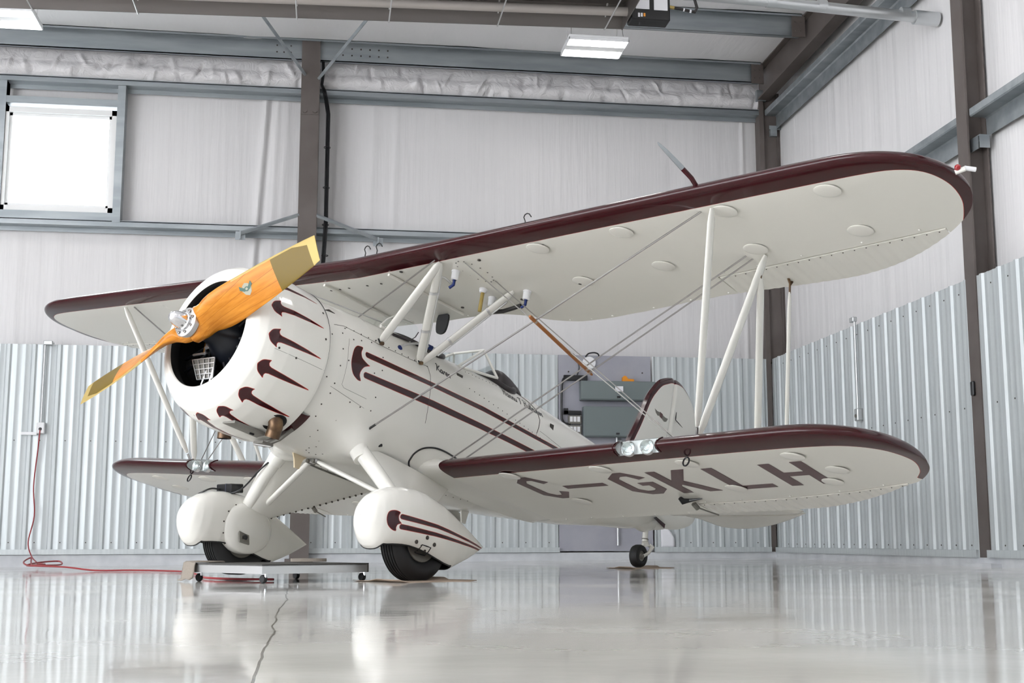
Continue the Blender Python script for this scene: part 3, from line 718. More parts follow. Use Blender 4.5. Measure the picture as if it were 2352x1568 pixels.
for k in (-7,-6,-5):
    t0=math.radians(-1.2+22.9*k); dt=(TT-t0+PI)%(2*PI)-PI
    sel=(np.abs(dt)<.2)&(UU<.76); Pk=np.stack([UU[sel],dt[sel]*.56+.012*np.clip((UU[sel]-.35)/.38,0,1)],1)
    sd[sel]=np.minimum(sd[sel],sd_poly(Pk,drop))
mb=MB(); mb.grid(G,cv=True,paint=sd)
n0=len(us)
# inner lip
inn=[(.172,.415),(.173,.406),(.178,.397),(.187,.391)]; in2=[(.187,.391),(.20,.388),(.23,.388),(.27,.40)]
mb.grid([[(u,r*math.cos(t),cw(u)+r*math.sin(t)) for t in th[::3]] for u,r in inn],cv=True); mb.grid([[(u,r*math.cos(t),cw(u)+r*math.sin(t)) for t in th[::6]] for u,r in in2],cv=True,m=1)
mb.grid([[(u,r*math.cos(t),CW+r*math.sin(t)) for t in th[::6]] for u,r in ((.27,.40),(.34,.54),(.6,.575),(.79,.572),(.80,pr[-1]))],cv=True,m=1)
def cpt(u,deg,o=0): r=float(np.interp(u,us,pr))+o; t=math.radians(deg); return (u,r*math.cos(t),CW+r*math.sin(t))
# panel seam, fasteners
mb.tube([cpt(u,-9.5-.0*u,.0) for u in np.linspace(.34,.79,20)],.0016,5,2); mb.tube([cpt(u,-100,.0) for u in np.linspace(.3,.79,20)],.0016,5,2)
for u,d in ((.37,-8),(.52,-9.8),(.75,34),(.75,12),(.752,-34),(.75,-58),(.76,-80)): 
    q=cpt(u,d); mb.disc(q,(0,q[1],q[2]-CW),.008,.003,10,2)
cowl=part('cowling',mb,[M['paint'],M['black_matte'],M['screw']])
# engine behind the opening
mb=MB(); mb.lathe([(.12,.001),(.13,.05),(.22,.07),(.27,.10),(.34,.15),(.42,.19),(.50,.22),(.66,.25)],(0,0,0),(1,0,0),36)
eng=part('engine',mb,M['navy'])
mb=MB(); mb.lathe([(.69,.001),(.69,.53)],(0,0,CW),(1,0,0),48); part('firewall',mb,M['black_matte'],eng)
for k in range(7):
    a=math.radians(90+360/7*k+6); d=Vector((0,math.cos(a),math.sin(a))); mb=MB()
    pr2=[(.2,.085)]
    for j in range(12): h=.235+j*.0125; pr2+=[(h,.085),(h,.107),(h+.005,.107),(h+.005,.085)]
    pr2+=[(.39,.10),(.44,.10),(.47,.07),(.475,.0)]
    mb.lathe(pr2,(.47,0,CW),d,20); part('cylinder',mb,M['black_matte'],eng)
    mb=MB(); s=d.cross(Vector((1,0,0)))
    for q in (-.05,.05): mb.tube([Vector((.33,0,CW))+d*.17+s*q*.6,Vector((.36,0,CW))+d*.43+s*q],.011,8)
    part('pushrod_tube',mb,M['chrome'] if k==3 else M['navy'],eng)
# intake grille low in the opening
mb=MB(); gx,gy,gz=.30,-.135,-.135
def gp(a,b,o=0): return (gx+.25*b+o,gy+a*1.45+.15*b,gz-b)
for i in range(5): mb.tube([gp(-.085+.0425*i,0),gp(-.06+.03*i,.14)],.005,5)
for j in range(5):
    f=1-.3*j/4; mb.tube([gp(-.085*f+0,.035*j),gp(.085*f,.035*j)],.005,5)
mb.tube([gp(-.06,-.025,-.02),gp(.04,-.028,-.02)],.009,6); mb.tube([gp(.045,-.06,-.03),gp(.10,-.07,-.03)],.013,6)
gr=part('intake_grille',mb,M['alu'],eng)
mb=MB(); mb.add([gp(-.085,0,.006),gp(.085,0,.006),gp(.06,.14,.006),gp(-.06,.14,.006)],[(0,1,2,3)]); part('grille_mesh',mb,M['plate'],eng)
mb=MB(); mb.tube([(.29,-.135,-.02),(.30,-.14,-.11)],.012,8); part('ignition_lead',mb,M['chrome'],eng)
# exhaust stubs
mb=MB(); q=cpt(.665,-56,-.03)
path=[q,cpt(.675,-57,.02),(.69,.315,-.56),(.695,.30,-.615)]
path=smooth_open(path,5); mb.tube(path,[.052]*len(path),20,cap=False); mb.tube(path[::-1],[.046]*len(path),20,m=1,cap=False)
o=part('exhaust_stub',mb,[M['bronze'],M['black_matte']])
mb=MB(); 
for sgn in (1,): 
    c_=cpt(.675,-57.5,.0015); nrm=Vector((0,c_[1],c_[2]-CW)).normalized(); mb.lathe([(-.002,.085),(.002,.085),(.002,.0)],c_,nrm,24)
part('exhaust_hole',mb,M['black_matte'],o)
mb=MB(); path=[(.60,-.16,-.50),(.64,-.16,-.56),(.65,-.16,-.615)]; mb.tube(path,.05,20,cap=False); mb.tube(path[::-1],.045,20,m=1,cap=False); part('exhaust_stub',mb,[M['bronze'],M['black_matte']])
# oil cooler scoop plate under the cowling
mb=MB(); mb.add([(.40,.11,-.592),(.43,.20,-.585),(.68,.235,-.60),(.70,.13,-.605),(.40,.11,-.575),(.43,.20,-.565),(.68,.235,-.575),(.70,.13,-.58)],[(0,1,2,3),(7,6,5,4),(0,4,5,1),(1,5,6,2),(2,6,7,3),(3,7,4,0)],smooth=False); mb.tube([(.60,.17,-.603),(.63,.18,-.604)],.008,6,m=1)
part('cooler_scoop',mb,[M['plate'],M['black_matte']])
# lower cowl lip: maroon gap ring with bracket
mb=MB(); mb.lathe([(.79,.572),(.85,.568),(.905,.557),(.905,.54)],(0,0,CW),(1,0,0),30,a0=2.6,a1=3.95); part('cowl_gap_ring',mb,M['maroon'])
mb=MB(); mb.box((.78,.12,-.625),(.10,.10,.018)); mb.tube([(.74,.06,-.63),(.82,.16,-.63)],.014,8,m=1); mb.tube([(.86,.30,-.50),(.83,.22,-.58),(.80,.14,-.62)],.016,8); part('gear_hinge_bracket',mb,[M['plate'],M['alu']])
# ---- propeller
PH=.3788; HV,HW=-.012,.012
er=Vector((0,math.cos(PH),math.sin(PH))); et=Vector((0,-math.sin(PH),math.cos(PH))); ex=Vector((1,0,0)); hub=Vector((0,HV,HW))
wd=M['wood']; 
tc=N(wd,'ShaderNodeTexCoord'); mp=N(wd,'ShaderNodeMapping'); mp.vector_type='POINT'
# rotate object space so the first axis runs along the blade
mp.inputs['Rotation'].default_value=(PH,0,0); L(wd,tc.outputs['Object'],mp.inputs['Vector'])
mp2=N(wd,'ShaderNodeMapping'); mp2.inputs['Scale'].default_value=(14,1.6,14); L(wd,mp.outputs[0],mp2.inputs['Vector'])
nz=N(wd,'ShaderNodeTexNoise'); nz.inputs['Scale'].default_value=3; nz.inputs['Detail'].default_value=6; L(wd,mp2.outputs[0],nz.inputs['Vector'])
cr=N(wd,'ShaderNodeValToRGB'); cr.color_ramp.elements[0].position=.3; cr.color_ramp.elements[1].position=.7; cr.color_ramp.elements[0].color=(.46,.155,.016,1); cr.color_ramp.elements[1].color=(.64,.26,.036,1); L(wd,nz.outputs['Fac'],cr.inputs['Fac'])
sp=N(wd,'ShaderNodeSeparateXYZ'); L(wd,mp.outputs[0],sp.inputs[0])
lam=MA(wd,'LESS_THAN',MA(wd,'ABSOLUTE',MA(wd,'SUBTRACT',MA(wd,'FRACT',MA(wd,'MULTIPLY',sp.outputs['X'],26)),.5)),.03)
mx=N(wd,'ShaderNodeMix'); mx.data_type='RGBA'; L(wd,MA(wd,'MULTIPLY',lam,.55),mx.inputs[0]); L(wd,cr.outputs['Color'],mx.inputs[6]); mx.inputs[7].default_value=(.25,.08,.01,1); L(wd,mx.outputs[2],BS(wd).inputs['Base Color'])
R_=[.0,.07,.11,.15,.20,.26,.33,.42,.55,.70,.85,1.0,1.10,1.165,1.196]
Cc=[.245,.24,.225,.225,.255,.272,.278,.275,.266,.256,.24,.218,.20,.185,.175]
Bt=[8,18,42,53,53,49,44,38.5,32.5,27.5,23.5,20.5,18.7,17.8,17.4]
Tk=[.115,.115,.115,.112,.105,.092,.076,.058,.040,.030,.023,.018,.015,.012,.009]
rs=np.concatenate([np.linspace(0,.4,22)[:-1],np.linspace(.4,1.196,54)])
sec=[]; ns=44
for j in range(ns):
    t=2*PI*j/ns; s=.5*(1-math.cos(t)); yy=math.sin(t); sec.append((s,yy))
mb=MB()
for sg in (1,-1):
    G=[];
    for r in rs:
        c=np.interp(r,R_,Cc); be=math.radians(np.interp(r,R_,Bt)); tk=np.interp(r,R_,Tk)
        e1=er*sg; tt=et*sg
        ch=tt*math.cos(be)-ex*math.sin(be)    # towards the leading edge
        nr=-ex*math.cos(be)-tt*math.sin(be)   # front (cambered) side
        k=min(1,max(0,(r-.09)/.18)); row=[]
        l_=min(.06 if r<1.0 else .06+.16*((r-1.0)/.12),.24) if r>.46 else .1221
        for s,yy in sec:
            s=s*l_/.1221 if s<.1221 else l_+(s-.1221)*(1-l_)/(1-.1221); yy=math.copysign(2*math.sqrt(max(0,s*(1-s))),yy)
            # s: 0 leading edge .. 1 trailing edge
            th_=tk*(abs(yy)**(.55+.5*k))*(1 if yy>=0 else (1-.65*k))*.5*(1.0 if k<.05 else (1.15-.5*k*s))
            sw=.0
            tipc=0
            if r>1.12: tipc=-.03*(r-1.12)/.076*(1-s)*.0
            row.append(hub+ex*.066+e1*(r-(.018*s if r>1.15 else 0))+ch*(c*(.47-s))+nr*(th_*(1 if yy>=0 else -1)))
        G.append(row)
    G=np.array([[tuple(q) for q in row] for row in G]); nr_=len(rs); ms=[]
    for i in range(nr_-1):
        for j in range(ns):
            r=(rs[i]+rs[i+1])/2; s=(sec[j][0]+sec[(j+1)%ns][0])/2; m=0
            cl=.86 if s<.5 else .80
            if r>.80: m=1
            lew=.06 if r<1.0 else .06+.16*((r-1.0)/.12)
            if r>.46 and (j<5 or j>=ns-5): m=2
            if r>1.125: m=2
            ms.append(m)
    mb.grid(G,cv=True,m=ms); mb.add(G[-1],[tuple(range(ns))],m=2)
prop=part('propeller',mb,[wd,M['olive'],M['brass']])
mb=MB(); mb.lathe([(-.012,.0),(-.012,.098),(-.007,.106),(.03,.108)],hub,ex,40); fl=part('hub_flange',mb,M['alu'],prop)
for k in range(8):
    a=2*PI*(k+.5)/8; mb=MB(); c=hub+Vector((-.012,.082*math.cos(a),.082*math.sin(a))); mb.lathe([(0,.0125),(-.010,.0115),(-.012,.006),(-.019,.006),(-.02,.0)],c,ex,6); part('hub_bolt',mb,M['steel'],fl)
mb=MB(); mb.lathe([(-.012,.064),(-.03,.066),(-.034,.058)]+[(-.034-.108*math.sin(t),.058*math.cos(t)**.8) for t in np.linspace(.05,1.5,14)]+[(-.142,.0)],hub,ex,36); part('spinner',mb,M['chrome'],prop)
# maker emblem on the blade: little green wings
def bladept(r,s,o=.002,sg=1):
    c=np.interp(r,R_,Cc); be=math.radians(np.interp(r,R_,Bt)); tk=np.interp(r,R_,Tk); e1=er*sg; tt=et*sg
    ch=tt*math.cos(be)-ex*math.sin(be); nr=-ex*math.cos(be)-tt*math.sin(be)
    yy=2*math.sqrt(max(0,s*(1-s))); k=1; th_=tk*(yy**1.05)*.5*(1.15-.5*s)
    return hub+ex*.066+e1*r+ch*(c*(.47-s))+nr*(th_+o)
mb=MB(); 
def emb(poly,m,o): 
    mb.add([tuple(bladept(.555+a*.055,.42-b*.145,o)) for a,b in poly],[tuple(range(len(poly)))],m,smooth=False)
emb([(-.5,-.8),(0,-1.25),(.5,-.8),(.75,0),(.45,.8),(0,1.1),(-.45,.8),(-.75,0)],0,.0015)
emb([(0,-.1),(-.9,1.0),(-1.0,.3),(-.4,-.3)],1,.0025); emb([(0,-.1),(.9,1.0),(1.0,.3),(.4,-.3)],1,.0025)
emb([(.35*math.cos(t),.42*math.sin(t)) for t in np.linspace(0,2*PI,13)[:-1]],1,.003); emb([(.2*math.cos(t),.24*math.sin(t)) for t in np.linspace(0,2*PI,13)[:-1]],0,.0035)
part('blade_emblem',mb,[mat('emblem_ground',(.36,.35,.27),.4),mat('emblem_green',(.05,.115,.09),.4)],prop)
# ---- wings
CH=1.476
XS=[0,.0125,.025,.05,.075,.10,.15,.2,.3,.4,.5,.6,.7,.8,.9,.95,1]
ZU=[.035,.0545,.065,.079,.0885,.096,.1069,.1136,.117,.114,.1052,.0915,.0735,.0522,.028,.0149,.0012]
ZL=[.035,.0193,.0147,.0093,.0063,.0042,.0015,.0003,0,0,0,0,0,0,0,0,-.0012]
ss=np.concatenate([np.linspace(0,1,200)])
def prof_z(s,up):
    q=np.sqrt(s); return np.interp(q,np.sqrt(XS),ZU if up else ZL)
def make_wing(name,LEu,w0,dih,vs,le,te,bw,bend,sg_list,parent=None,tef=None,ail=None):
    """le(v), te(v) planform in metres from the leading edge line; returns mesh data for each side in sg_list"""
    nC=46; t=np.linspace(0,1,nC); sc_=(1-np.cos(t*PI))/2
    outl=[]
    for v in vs: outl.append((le(v),v))
    outl=np.array(outl); 
    tip=[(te(v),v) for v in vs[::-1] if v>vs[-1]-.9]
    line=np.array(list(outl)+tip)
    mb=MB()
    for sg in sg_list:
        rows=[];pt=[]
        for v in vs:
            a,b=le(v),te(v); bf=tef(v) if tef else b   # bf: full trailing edge for the section shape
            c=max(bf-a,.004); k=c/CH if v>vs[-1]-1.0 else 1
            row=[];pr=[]
            for up in (1,0):
                for i in (range(nC-1,-1,-1) if up else range(1,nC)):
                    x=a+(b-a)*sc_[i]; s=min(1,(x-a)/c); z=prof_z(s,up)*CH*(k**.8 if k<1 else 1)
                    zo=.02*(1-k)**2 if k<1 else 0
                    row.append((LEu+x,sg*v,w0+dih*v+z+zo)); pr.append((x,v))
            rows.append(row); pt.append(pr)
        P=np.array(pt).reshape(-1,2); d=-sd_poly(P,bend)
        mb.grid(rows,cv=True,paint=d)
        mb.add(rows[-1],[tuple(range(len(rows[-1])))],paint=[-1]*len(rows[-1]))
        mb.add(rows[0],[tuple(range(len(rows[0])))])
    return mb
def tipfun(v0,vm,xm,n=2.2):
    def f(v):
        if v<=v0: return 0.
        t=min(1,(v-v0)/(vm-v0)); return xm*(1-(1-t**n)**(1/n))
    return f
def pl(pts):
    a=[q[0] for q in pts]; b=[q[1] for q in pts]
    def f(v):
        return float(np.interp(v,a,b))
    return f
def pls(pts):
    """smooth monotone-ish interpolation"""
    P=smooth_open(pts,8); a=[q[0] for q in P]; b=[q[1] for q in P]; return lambda v: float(np.interp(v,a,b))
# upper wing
UU_,WU,DU=1.2878,.946,.0352; HU=4.66
leU=tipfun(3.98,HU,.60,2.3)
teUf=pls([(0,1.14),(.35,1.145),(.6,1.17),(.73,1.225),(.86,1.315),(.97,1.43),(1.18,1.54),(1.44,1.565),(1.86,1.54),(2.28,1.50),(2.64,1.485),(3.1,1.505),(3.48,1.51),(3.7,1.48),(3.9,1.41),(4.1,1.30),(4.3,1.15),(4.45,1.01),(4.57,.86),(4.635,.72),(HU,.602)])
hgU=pl([(2.64,1.185),(4.40,1.03)]); A0,A1=2.64,4.36
def teU(v): 
    q=teUf(v)-.006*abs(math.sin(v*PI/.30))*(v>1.2 and v<2.6)
    return min(q,hgU(v)-.014) if A0<v<A1 else q
vsU=np.unique(np.concatenate([np.arange(0,3.7,.04),[A0-.001,A0+.001,A1-.001,A1+.001],np.arange(3.7,4.6,.018),HU-np.array([.06,.05,.04,.03,.02,.013,.008,.004,.0015,.0003])]))
def inner(straight,curve): return [(straight,-1)]+[tuple(q) for q in smooth_open([(straight,curve[0][1]-.9),(straight,curve[0][1]-.4)]+curve,8)]+[(curve[-1][0]+.4,curve[-1][1]+.25),(4,curve[-1][1]+.3),(4,-1)]
bandU=inner(.172,[(.174,4.15),(.205,4.36),(.30,4.50),(.48,4.572),(.70,4.572),(.90,4.515),(1.06,4.445)])
mb=make_wing('w',UU_,WU,DU,vsU,leU,teU,.172,bandU,(1,-1),tef=teUf)
def grommets(mb,LEu,w0,dih,te,vlist,sgs=(1,-1),m=1,inset=.035,z=-.001):
    for v in vlist:
        for sg in sgs: mb.disc((LEu+te(v)-inset,sg*v,w0+dih*v+z),(0,0,-1),.009,.003,8,m,dome=.004)
grommets(mb,UU_,WU,DU,teUf,[.1,.35,.62,1.12,1.3,1.5,1.9,2.25,2.58]); grommets(mb,UU_,WU,DU,lambda v:hgU(v)-.06,[2.72,3.0,3.35,3.8,4.2],inset=0)
for v in (.05,.15,.25,.45,.6): mb.disc((UU_+.30+.03*v,v-.5,WU-.0),(0,0,-1),.011,.002,8,2)
for k in range(14):
    a=k/14*2*PI; mb.disc((UU_+.42+.20*math.cos(a),.98+.09*math.sin(a),WU+DU*.98-.001),(0,0,-1),.006,.002,8,2)
for x,v in ((.20,.42),(.235,1.75),(.26,1.15),(.9,1.62),(.25,-.45),(.95,.42),(.99,1.0)): mb.disc((UU_+x,v,WU+DU*abs(v)-.001),(0,0,-1),.014,.006,8,2)
# folded skin strips under the centre section
for v in (-.42,.30): mb.tube([(UU_+.19,v,WU-.001),(UU_+.55,v+.02,WU-.001),(UU_+1.05,v+.05,WU-.001)],.012,6,0)
upw=part('upper_wing',mb,[M['wing'],M['white'],M['screw']])
def aileron(name,LEu,w0,dih,hg,tef,v0,v1,par,sg):
    mb=MB(); vs=np.arange(v0+.012,v1-.004,.0125); rows=[]
    for v in vs:
        a=hg(v)+.004; b=max(tef(v),a+.012); c=1.50; row=[]
        rp=.0035*abs(((v/.075)%1)*2-1)
        f=np.linspace(0,1,9)
        for q in f[::-1]: x=a+(b-a)*q; s=min(1,x/c); row.append((LEu+x,sg*v,w0+dih*v+max(.002,prof_z(min(s,.995),1)*CH*(.6 if b-a<.2 else 1)*(1-.0*q))-.004*0))
        for q in f: x=a+(b-a)*q; row.append((LEu+x,sg*v,w0+dih*v-.004+rp-(.0 if q>0 else 0)))
        rows.append(row)
    mb.grid(rows,cv=True); mb.add(rows[0],[tuple(range(18))]); mb.add(rows[-1],[tuple(range(18))])
    q=v0+.05
    while q<v1-.05: mb.disc((LEu+hg(q)+.02,sg*q,w0+dih*q-.004),(0,0,-1),.005,.003,6,1); q+=.085
    return part(name,mb,[M['cream'],M['screw']],par)
for sg in (1,-1): aileron('aileron',UU_,WU,DU,hgU,teUf,A0,A1,upw,sg)
def cover(LEu,w0,dih,x,v,par,r=.085,h=.006):
    mb=MB(); mb.disc((LEu+x,v,w0+dih*abs(v)-.001),(0,-dih*(1 if v>0 else -1),-1),r,.004,28,0,dome=h); return part('inspection_cover',mb,M['cream'],par)
for x,v in ((.275,3.90),(.275,2.394),(.857,2.374),(.857,3.861),(.851,3.111),(.873,1.669),(.265,1.688),(.272,3.19)): cover(UU_,WU,DU,x,v,upw)
# nav light
mb=MB(); mb.tube([(1.640,4.66,1.105),(1.650,4.715,1.125)],.015,10); nl=part('navigation_light',mb,M['white'],upw)
mb=MB(); mb.lathe([(0,.019),(.022,.018),(.033,.009),(.035,0)],(1.640,4.675,1.125),(-.9,.3,.2),14); part('red_lens',mb,M['red'],nl)
mb=MB(); mb.tube([(1.65,4.71,1.13),(1.69,4.762,1.13)],.014,10); part('white_lens',mb,M['white_plastic'],nl)
# pitot tube
mb=MB(); mb.tube([(1.38,3.12,1.10),(1.29,3.085,1.185),(1.21,3.05,1.23)],.016,10); pt_=part('pitot_mast',mb,M['maroon'],upw)
mb=MB(); mb.tube([(1.22,3.055,1.225),(1.10,3.01,1.285),(1.04,2.985,1.315),(1.02,2.978,1.325)],[.017,.014,.009,.004],10); part('pitot_tube',mb,M['galv'],pt_)
# fuel vents
for u,v,w in ((1.50,1.575,1.10),(1.47,.0,1.055),(1.47,.127,1.06)):
    mb=MB(); mb.tube([(u,v,w),(u-.005,v+.004,w+.11),(u-.01,v-.012,w+.142),(u-.01,v-.004,w+.162),(u-.012,v+.016,w+.168),(u-.015,v+.04,w+.158),(u-.015,v+.062,w+.132)],.0045,7); part('fuel_vent',mb,M['hose'],upw)
# fuel sumps and hoses under the wing
for x,v,long in ((.355,.845,0),(.878,.789,0),(.873,1.139,0),(.71,.83,1)):
    u=UU_+x; w=WU+DU*v; mb=MB(); h=.03 if long else .07
    mb.lathe([(0,.033),(-.012,.033),(-.012,.03),(-h,.028),(-h-.006,.018)],(u,v,w),(0,0,1),16); s_=part('fuel_sump',mb,M['white_plastic'],upw)
    mb=MB()
    if long: mb.tube([(u,v,w-.03),(u,v,w-.19)],.015,10); part('sight_gauge',mb,M['brass'],s_)
    else: mb.tube([(u,v,w-.07),(u,v,w-.115),(u-.01,v-.03,w-.14)],.012,8); part('hose_fitting',mb,M['blue'] if v!=.789 else M['black'],s_)
mb=MB(); mb.tube([(2.166,.789,.86),(2.16,.80,.845),(2.16,.93,.84),(2.16,1.03,.855),(2.16,1.10,.87)],.017,10); part('fuel_hose',mb,M['hose'],upw)
# lower wings
UL,WL,DL=2.1063,-.4898,.0496; HL=4.10
leL=tipfun(3.42,HL,.74,2.3)
teLf=pls([(.4,1.50),(1.15,1.53),(1.77,1.55),(2.08,1.575),(2.6,1.60),(2.85,1.60),(3.05,1.585),(3.2,1.54),(3.4,1.45),(3.61,1.32),(3.78,1.19),(3.9,1.12),(4.0,1.0),(4.07,.87),(HL,.742)])
hgL=pl([(2.10,1.305),(2.82,1.31),(3.35,1.255),(3.90,1.13)]); B0,B1=2.10,3.82
def teL(v): return min(teLf(v),hgL(v)-.014) if B0<v<B1 else teLf(v)
vsL=np.unique(np.concatenate([np.arange(.585,3.25,.035),[B0-.001,B0+.001,B1-.001,B1+.001],np.arange(3.25,4.04,.018),HL-np.array([.055,.045,.035,.025,.018,.012,.008,.004,.0015,.0003])]))
bandL=inner(.20,[(.215,3.55),(.27,3.78),(.42,3.95),(.66,4.03),(.88,4.0),(1.04,3.92)])
def glyph(name):
    s=.14; m_=.085
    G={'C':[(1,.27),(.62,0),(.38,0),(0,.2),(0,.8),(.38,1),(.62,1),(1,.75),(.76,.68),(.6,.845),(.42,.845),(.26,.74),(.26,.26),(.42,.155),(.6,.155),(.76,.33)],
    'G':[(1,.27),(.62,0),(.38,0),(0,.2),(0,.8),(.38,1),(.7,1),(1,.82),(1,.47),(.55,.47),(.55,.6),(.74,.6),(.74,.76),(.62,.845),(.42,.845),(.26,.74),(.26,.26),(.42,.155),(.6,.155),(.76,.33)],
    'K':[(0,0),(.27,0),(.27,.42),(.72,0),(1.06,0),(.56,.47),(1.08,1),(.74,1),(.36,.62),(.27,.70),(.27,1),(0,1)],
    'L':[(0,0),(.27,0),(.27,.845),(1.0,.845),(1.0,1),(0,1)],
    'H':[(0,0),(.27,0),(.27,.42),(.73,.42),(.73,0),(1,0),(1,1),(.73,1),(.73,.58),(.27,.58),(.27,1),(0,1)],
    '-':[(0,.42),(1,.42),(1,.55),(0,.55)]}
    return G[name]
for sg in (1,-1):
    mb=make_wing('w',UL,WL,DL,vsL,leL,teL,.20,bandL,(sg,),tef=teLf)
    grommets(mb,UL,WL,DL,teLf,[.75,1.0,1.3,1.6,1.9],(sg,)); grommets(mb,UL,WL,DL,lambda v:hgL(v)-.055,[2.2,2.5,2.9,3.3,3.65],(sg,),inset=0)
    # silver recess for the landing lights
    ms=[];
    kp=[]
    for i,f in enumerate(mb.f):
        if len(f)!=4: kp.append(i); continue
        c=np.mean([mb.v[q] for q in f],axis=0)
        if 2.19<abs(c[1])<2.50 and c[0]<UL+.075: continue
        kp.append(i)
    mb.f=[mb.f[i] for i in kp]; mb.m=[mb.m[i] for i in kp]; mb.sm=[mb.sm[i] for i in kp]
    lw=part('lower_wing',mb,[M['wing'],M['white']])
    mb=MB(); zc=WL+DL*2.345+.045
    mb.grid([[(UL+.072,sg*v,WL+DL*v+z) for z in (.012,.06,.112)] for v in (2.18,2.345,2.51)])
    for v in (2.185,2.505): mb.add([(UL+.004,sg*v,WL+DL*v+.045),(UL+.02,sg*v,WL+DL*v+.085),(UL+.072,sg*v,WL+DL*v+.112),(UL+.072,sg*v,WL+DL*v+.012),(UL+.02,sg*v,WL+DL*v+.026)],[(0,1,2,3,4)],smooth=False)
    part('lamp_recess',mb,M['alu'],lw)
    aileron('aileron',UL,WL,DL,hgL,teLf,B0,B1,lw,sg)
    for x,v in ((.719,3.498),(.97,3.345),(.36,3.35),(.32,2.58),(.285,1.887),(.25,1.09),(1.013,1.222),(.963,2.612)): cover(UL,WL,DL,x,sg*v,lw)
    if sg==1:
        mb=MB()
        for ch,v0,v1 in (('C',1.02,1.285),('-',1.334,1.70),('G',1.80,2.095),('K',2.165,2.465),('L',2.605,2.925),('H',3.035,3.355)):
            x0=np.interp((v0+v1)/2,[1.15,2.3,2.75,3.2],[.315,.438,.462,.475]); hh=np.interp((v0+v1)/2,[1.15,2.3,2.75,3.2],[.585,.555,.542,.53])
            poly=[(x0+q*hh,v0+p*(v1-v0)+.13*(q-.5)*0) for p,q in glyph(ch)]
            mb.prism(poly,lambda p,k:(UL+p[0],p[1],WL+DL*p[1]-.0015-.0015*k))
        bmx=part('registration_lettering',mb,M['letter'],lw)
    # landing lights in the leading edge
    v0=2.36*1.0
    for q,(vv) in enumerate((2.27,2.42)):
        c=Vector((UL+.052,sg*vv,WL+DL*vv+.05)); nrm=Vector((-1,.12*sg,-.08)).normalized()
        mb=MB(); mb.lathe([(-.018,.006),(-.014,.022),(-.004,.036),(.010,.046),(.013,.052),(.008,.054),(-.018,.054)],c,nrm,24); rf=part('landing_lamp',mb,M['chrome'],lw)
        mb=MB(); mb.lathe([(.010,.047),(.012,.03),(.013,.012),(.0132,0)],c,nrm,24); part('lamp_lens',mb,M['glass'],rf)
    mb=MB(); rows=[]
    for v in np.linspace(2.18,2.51,12):
        e=.004
        row=[]
        for t in np.linspace(-1,1,17):
            s=abs(t)*.085; z=prof_z(min(1,s/CH),t>0)*CH; row.append((UL+s-e*math.cos(t*1.2),sg*v,WL+DL*v+z+e*.6*t))
        rows.append(row)
    mb.grid(rows); part('lamp_cover',mb,M['plexi'],lw)
    mb=MB()
    for v in (2.17,2.52):
        mb.tube([(UL+abs(t)*.075-.002*math.cos(t*1.3),sg*v,WL+DL*v+prof_z(abs(t)*.075/CH,t>0)*CH+.001*t) for t in np.linspace(-1,1,15)],.004,6)
    part('lamp_frame',mb,M['maroon'],lw)
    # tie-down ring
    vv=2.66; u=UL+.18; w=WL+DL*vv; mb=MB(); mb.tube([(u+.008*math.cos(t),sg*(vv+.022*math.sin(t)),w-.035+.032*math.cos(t)) for t in np.linspace(0,2*PI,17)],.006,7); part('tie_down_ring',mb,M['black'],lw)
    # aileron push rod fairings
    mb=MB(); vv=2.08; w=WL+DL*vv
    mb.tube([(UL+1.08,sg*vv,w-.012),(UL+1.11,sg*(vv+.01),w-.03),(UL+1.14,sg*(vv+.05),w-.015),(UL+1.13,sg*(vv+.16),w-.004)],[.016,.026,.015,.004],8,0)
    mb.tube([(UL+1.25,sg*(vv+.02),w-.01),(UL+1.30,sg*(vv+.03),w-.035)],.02,8,1); mb.tube([(UL+1.28,sg*(vv+.03),w-.03),(UL+1.50,sg*(vv+.10),w-.035)],.006,6,1)
    part('aileron_control_rod',mb,[M['black'],M['plate']],lw)
# root fairings
for sg in (1,-1):
    mb=MB(); pts=[(1.95,.475,-.42),(1.955,.49,-.36),(2.02,.51,-.30),(2.14,.515,-.262),(2.28,.515,-.255),(2.45,.51,-.27)]
    mb.tube([(u,sg*(fus_v(u,w)+.004),w) for u,w in smooth_open([(q[0],q[2]) for q in pts],6)],.007,7); mb.tube([(u,sg*(fus_v(u,w)+.004),w) for u,w in smooth_open([(1.95,-.42),(1.99,-.45),(2.10,-.485),(2.20,-.505),(2.26,-.50),(2.30,-.475)],6)],.007,7)
    part('wing_root_seal',mb,M['black'])
    mb=MB(); rows=[]
    for k,f in enumerate(np.linspace(0,1,7)):
        v=.38+f*.2045; gr=(1-f)**2; row=[]
        for j in range(40):
            t=2*PI*j/40; s=.5*(1-math.cos(t)); up=math.sin(t)>=0
            z=prof_z(s,up)*CH; zz=z+(gr*.06 if up else -gr*.05)*math.sin(PI*min(1,max(.0,s)))**.5
            row.append((UL-.03*gr+s*(1.49+.06*gr),sg*v,WL+DL*v+zz))
        rows.append(row)
    mb.grid(rows,cv=True); part('wing_root_fairing',mb,M['white'])
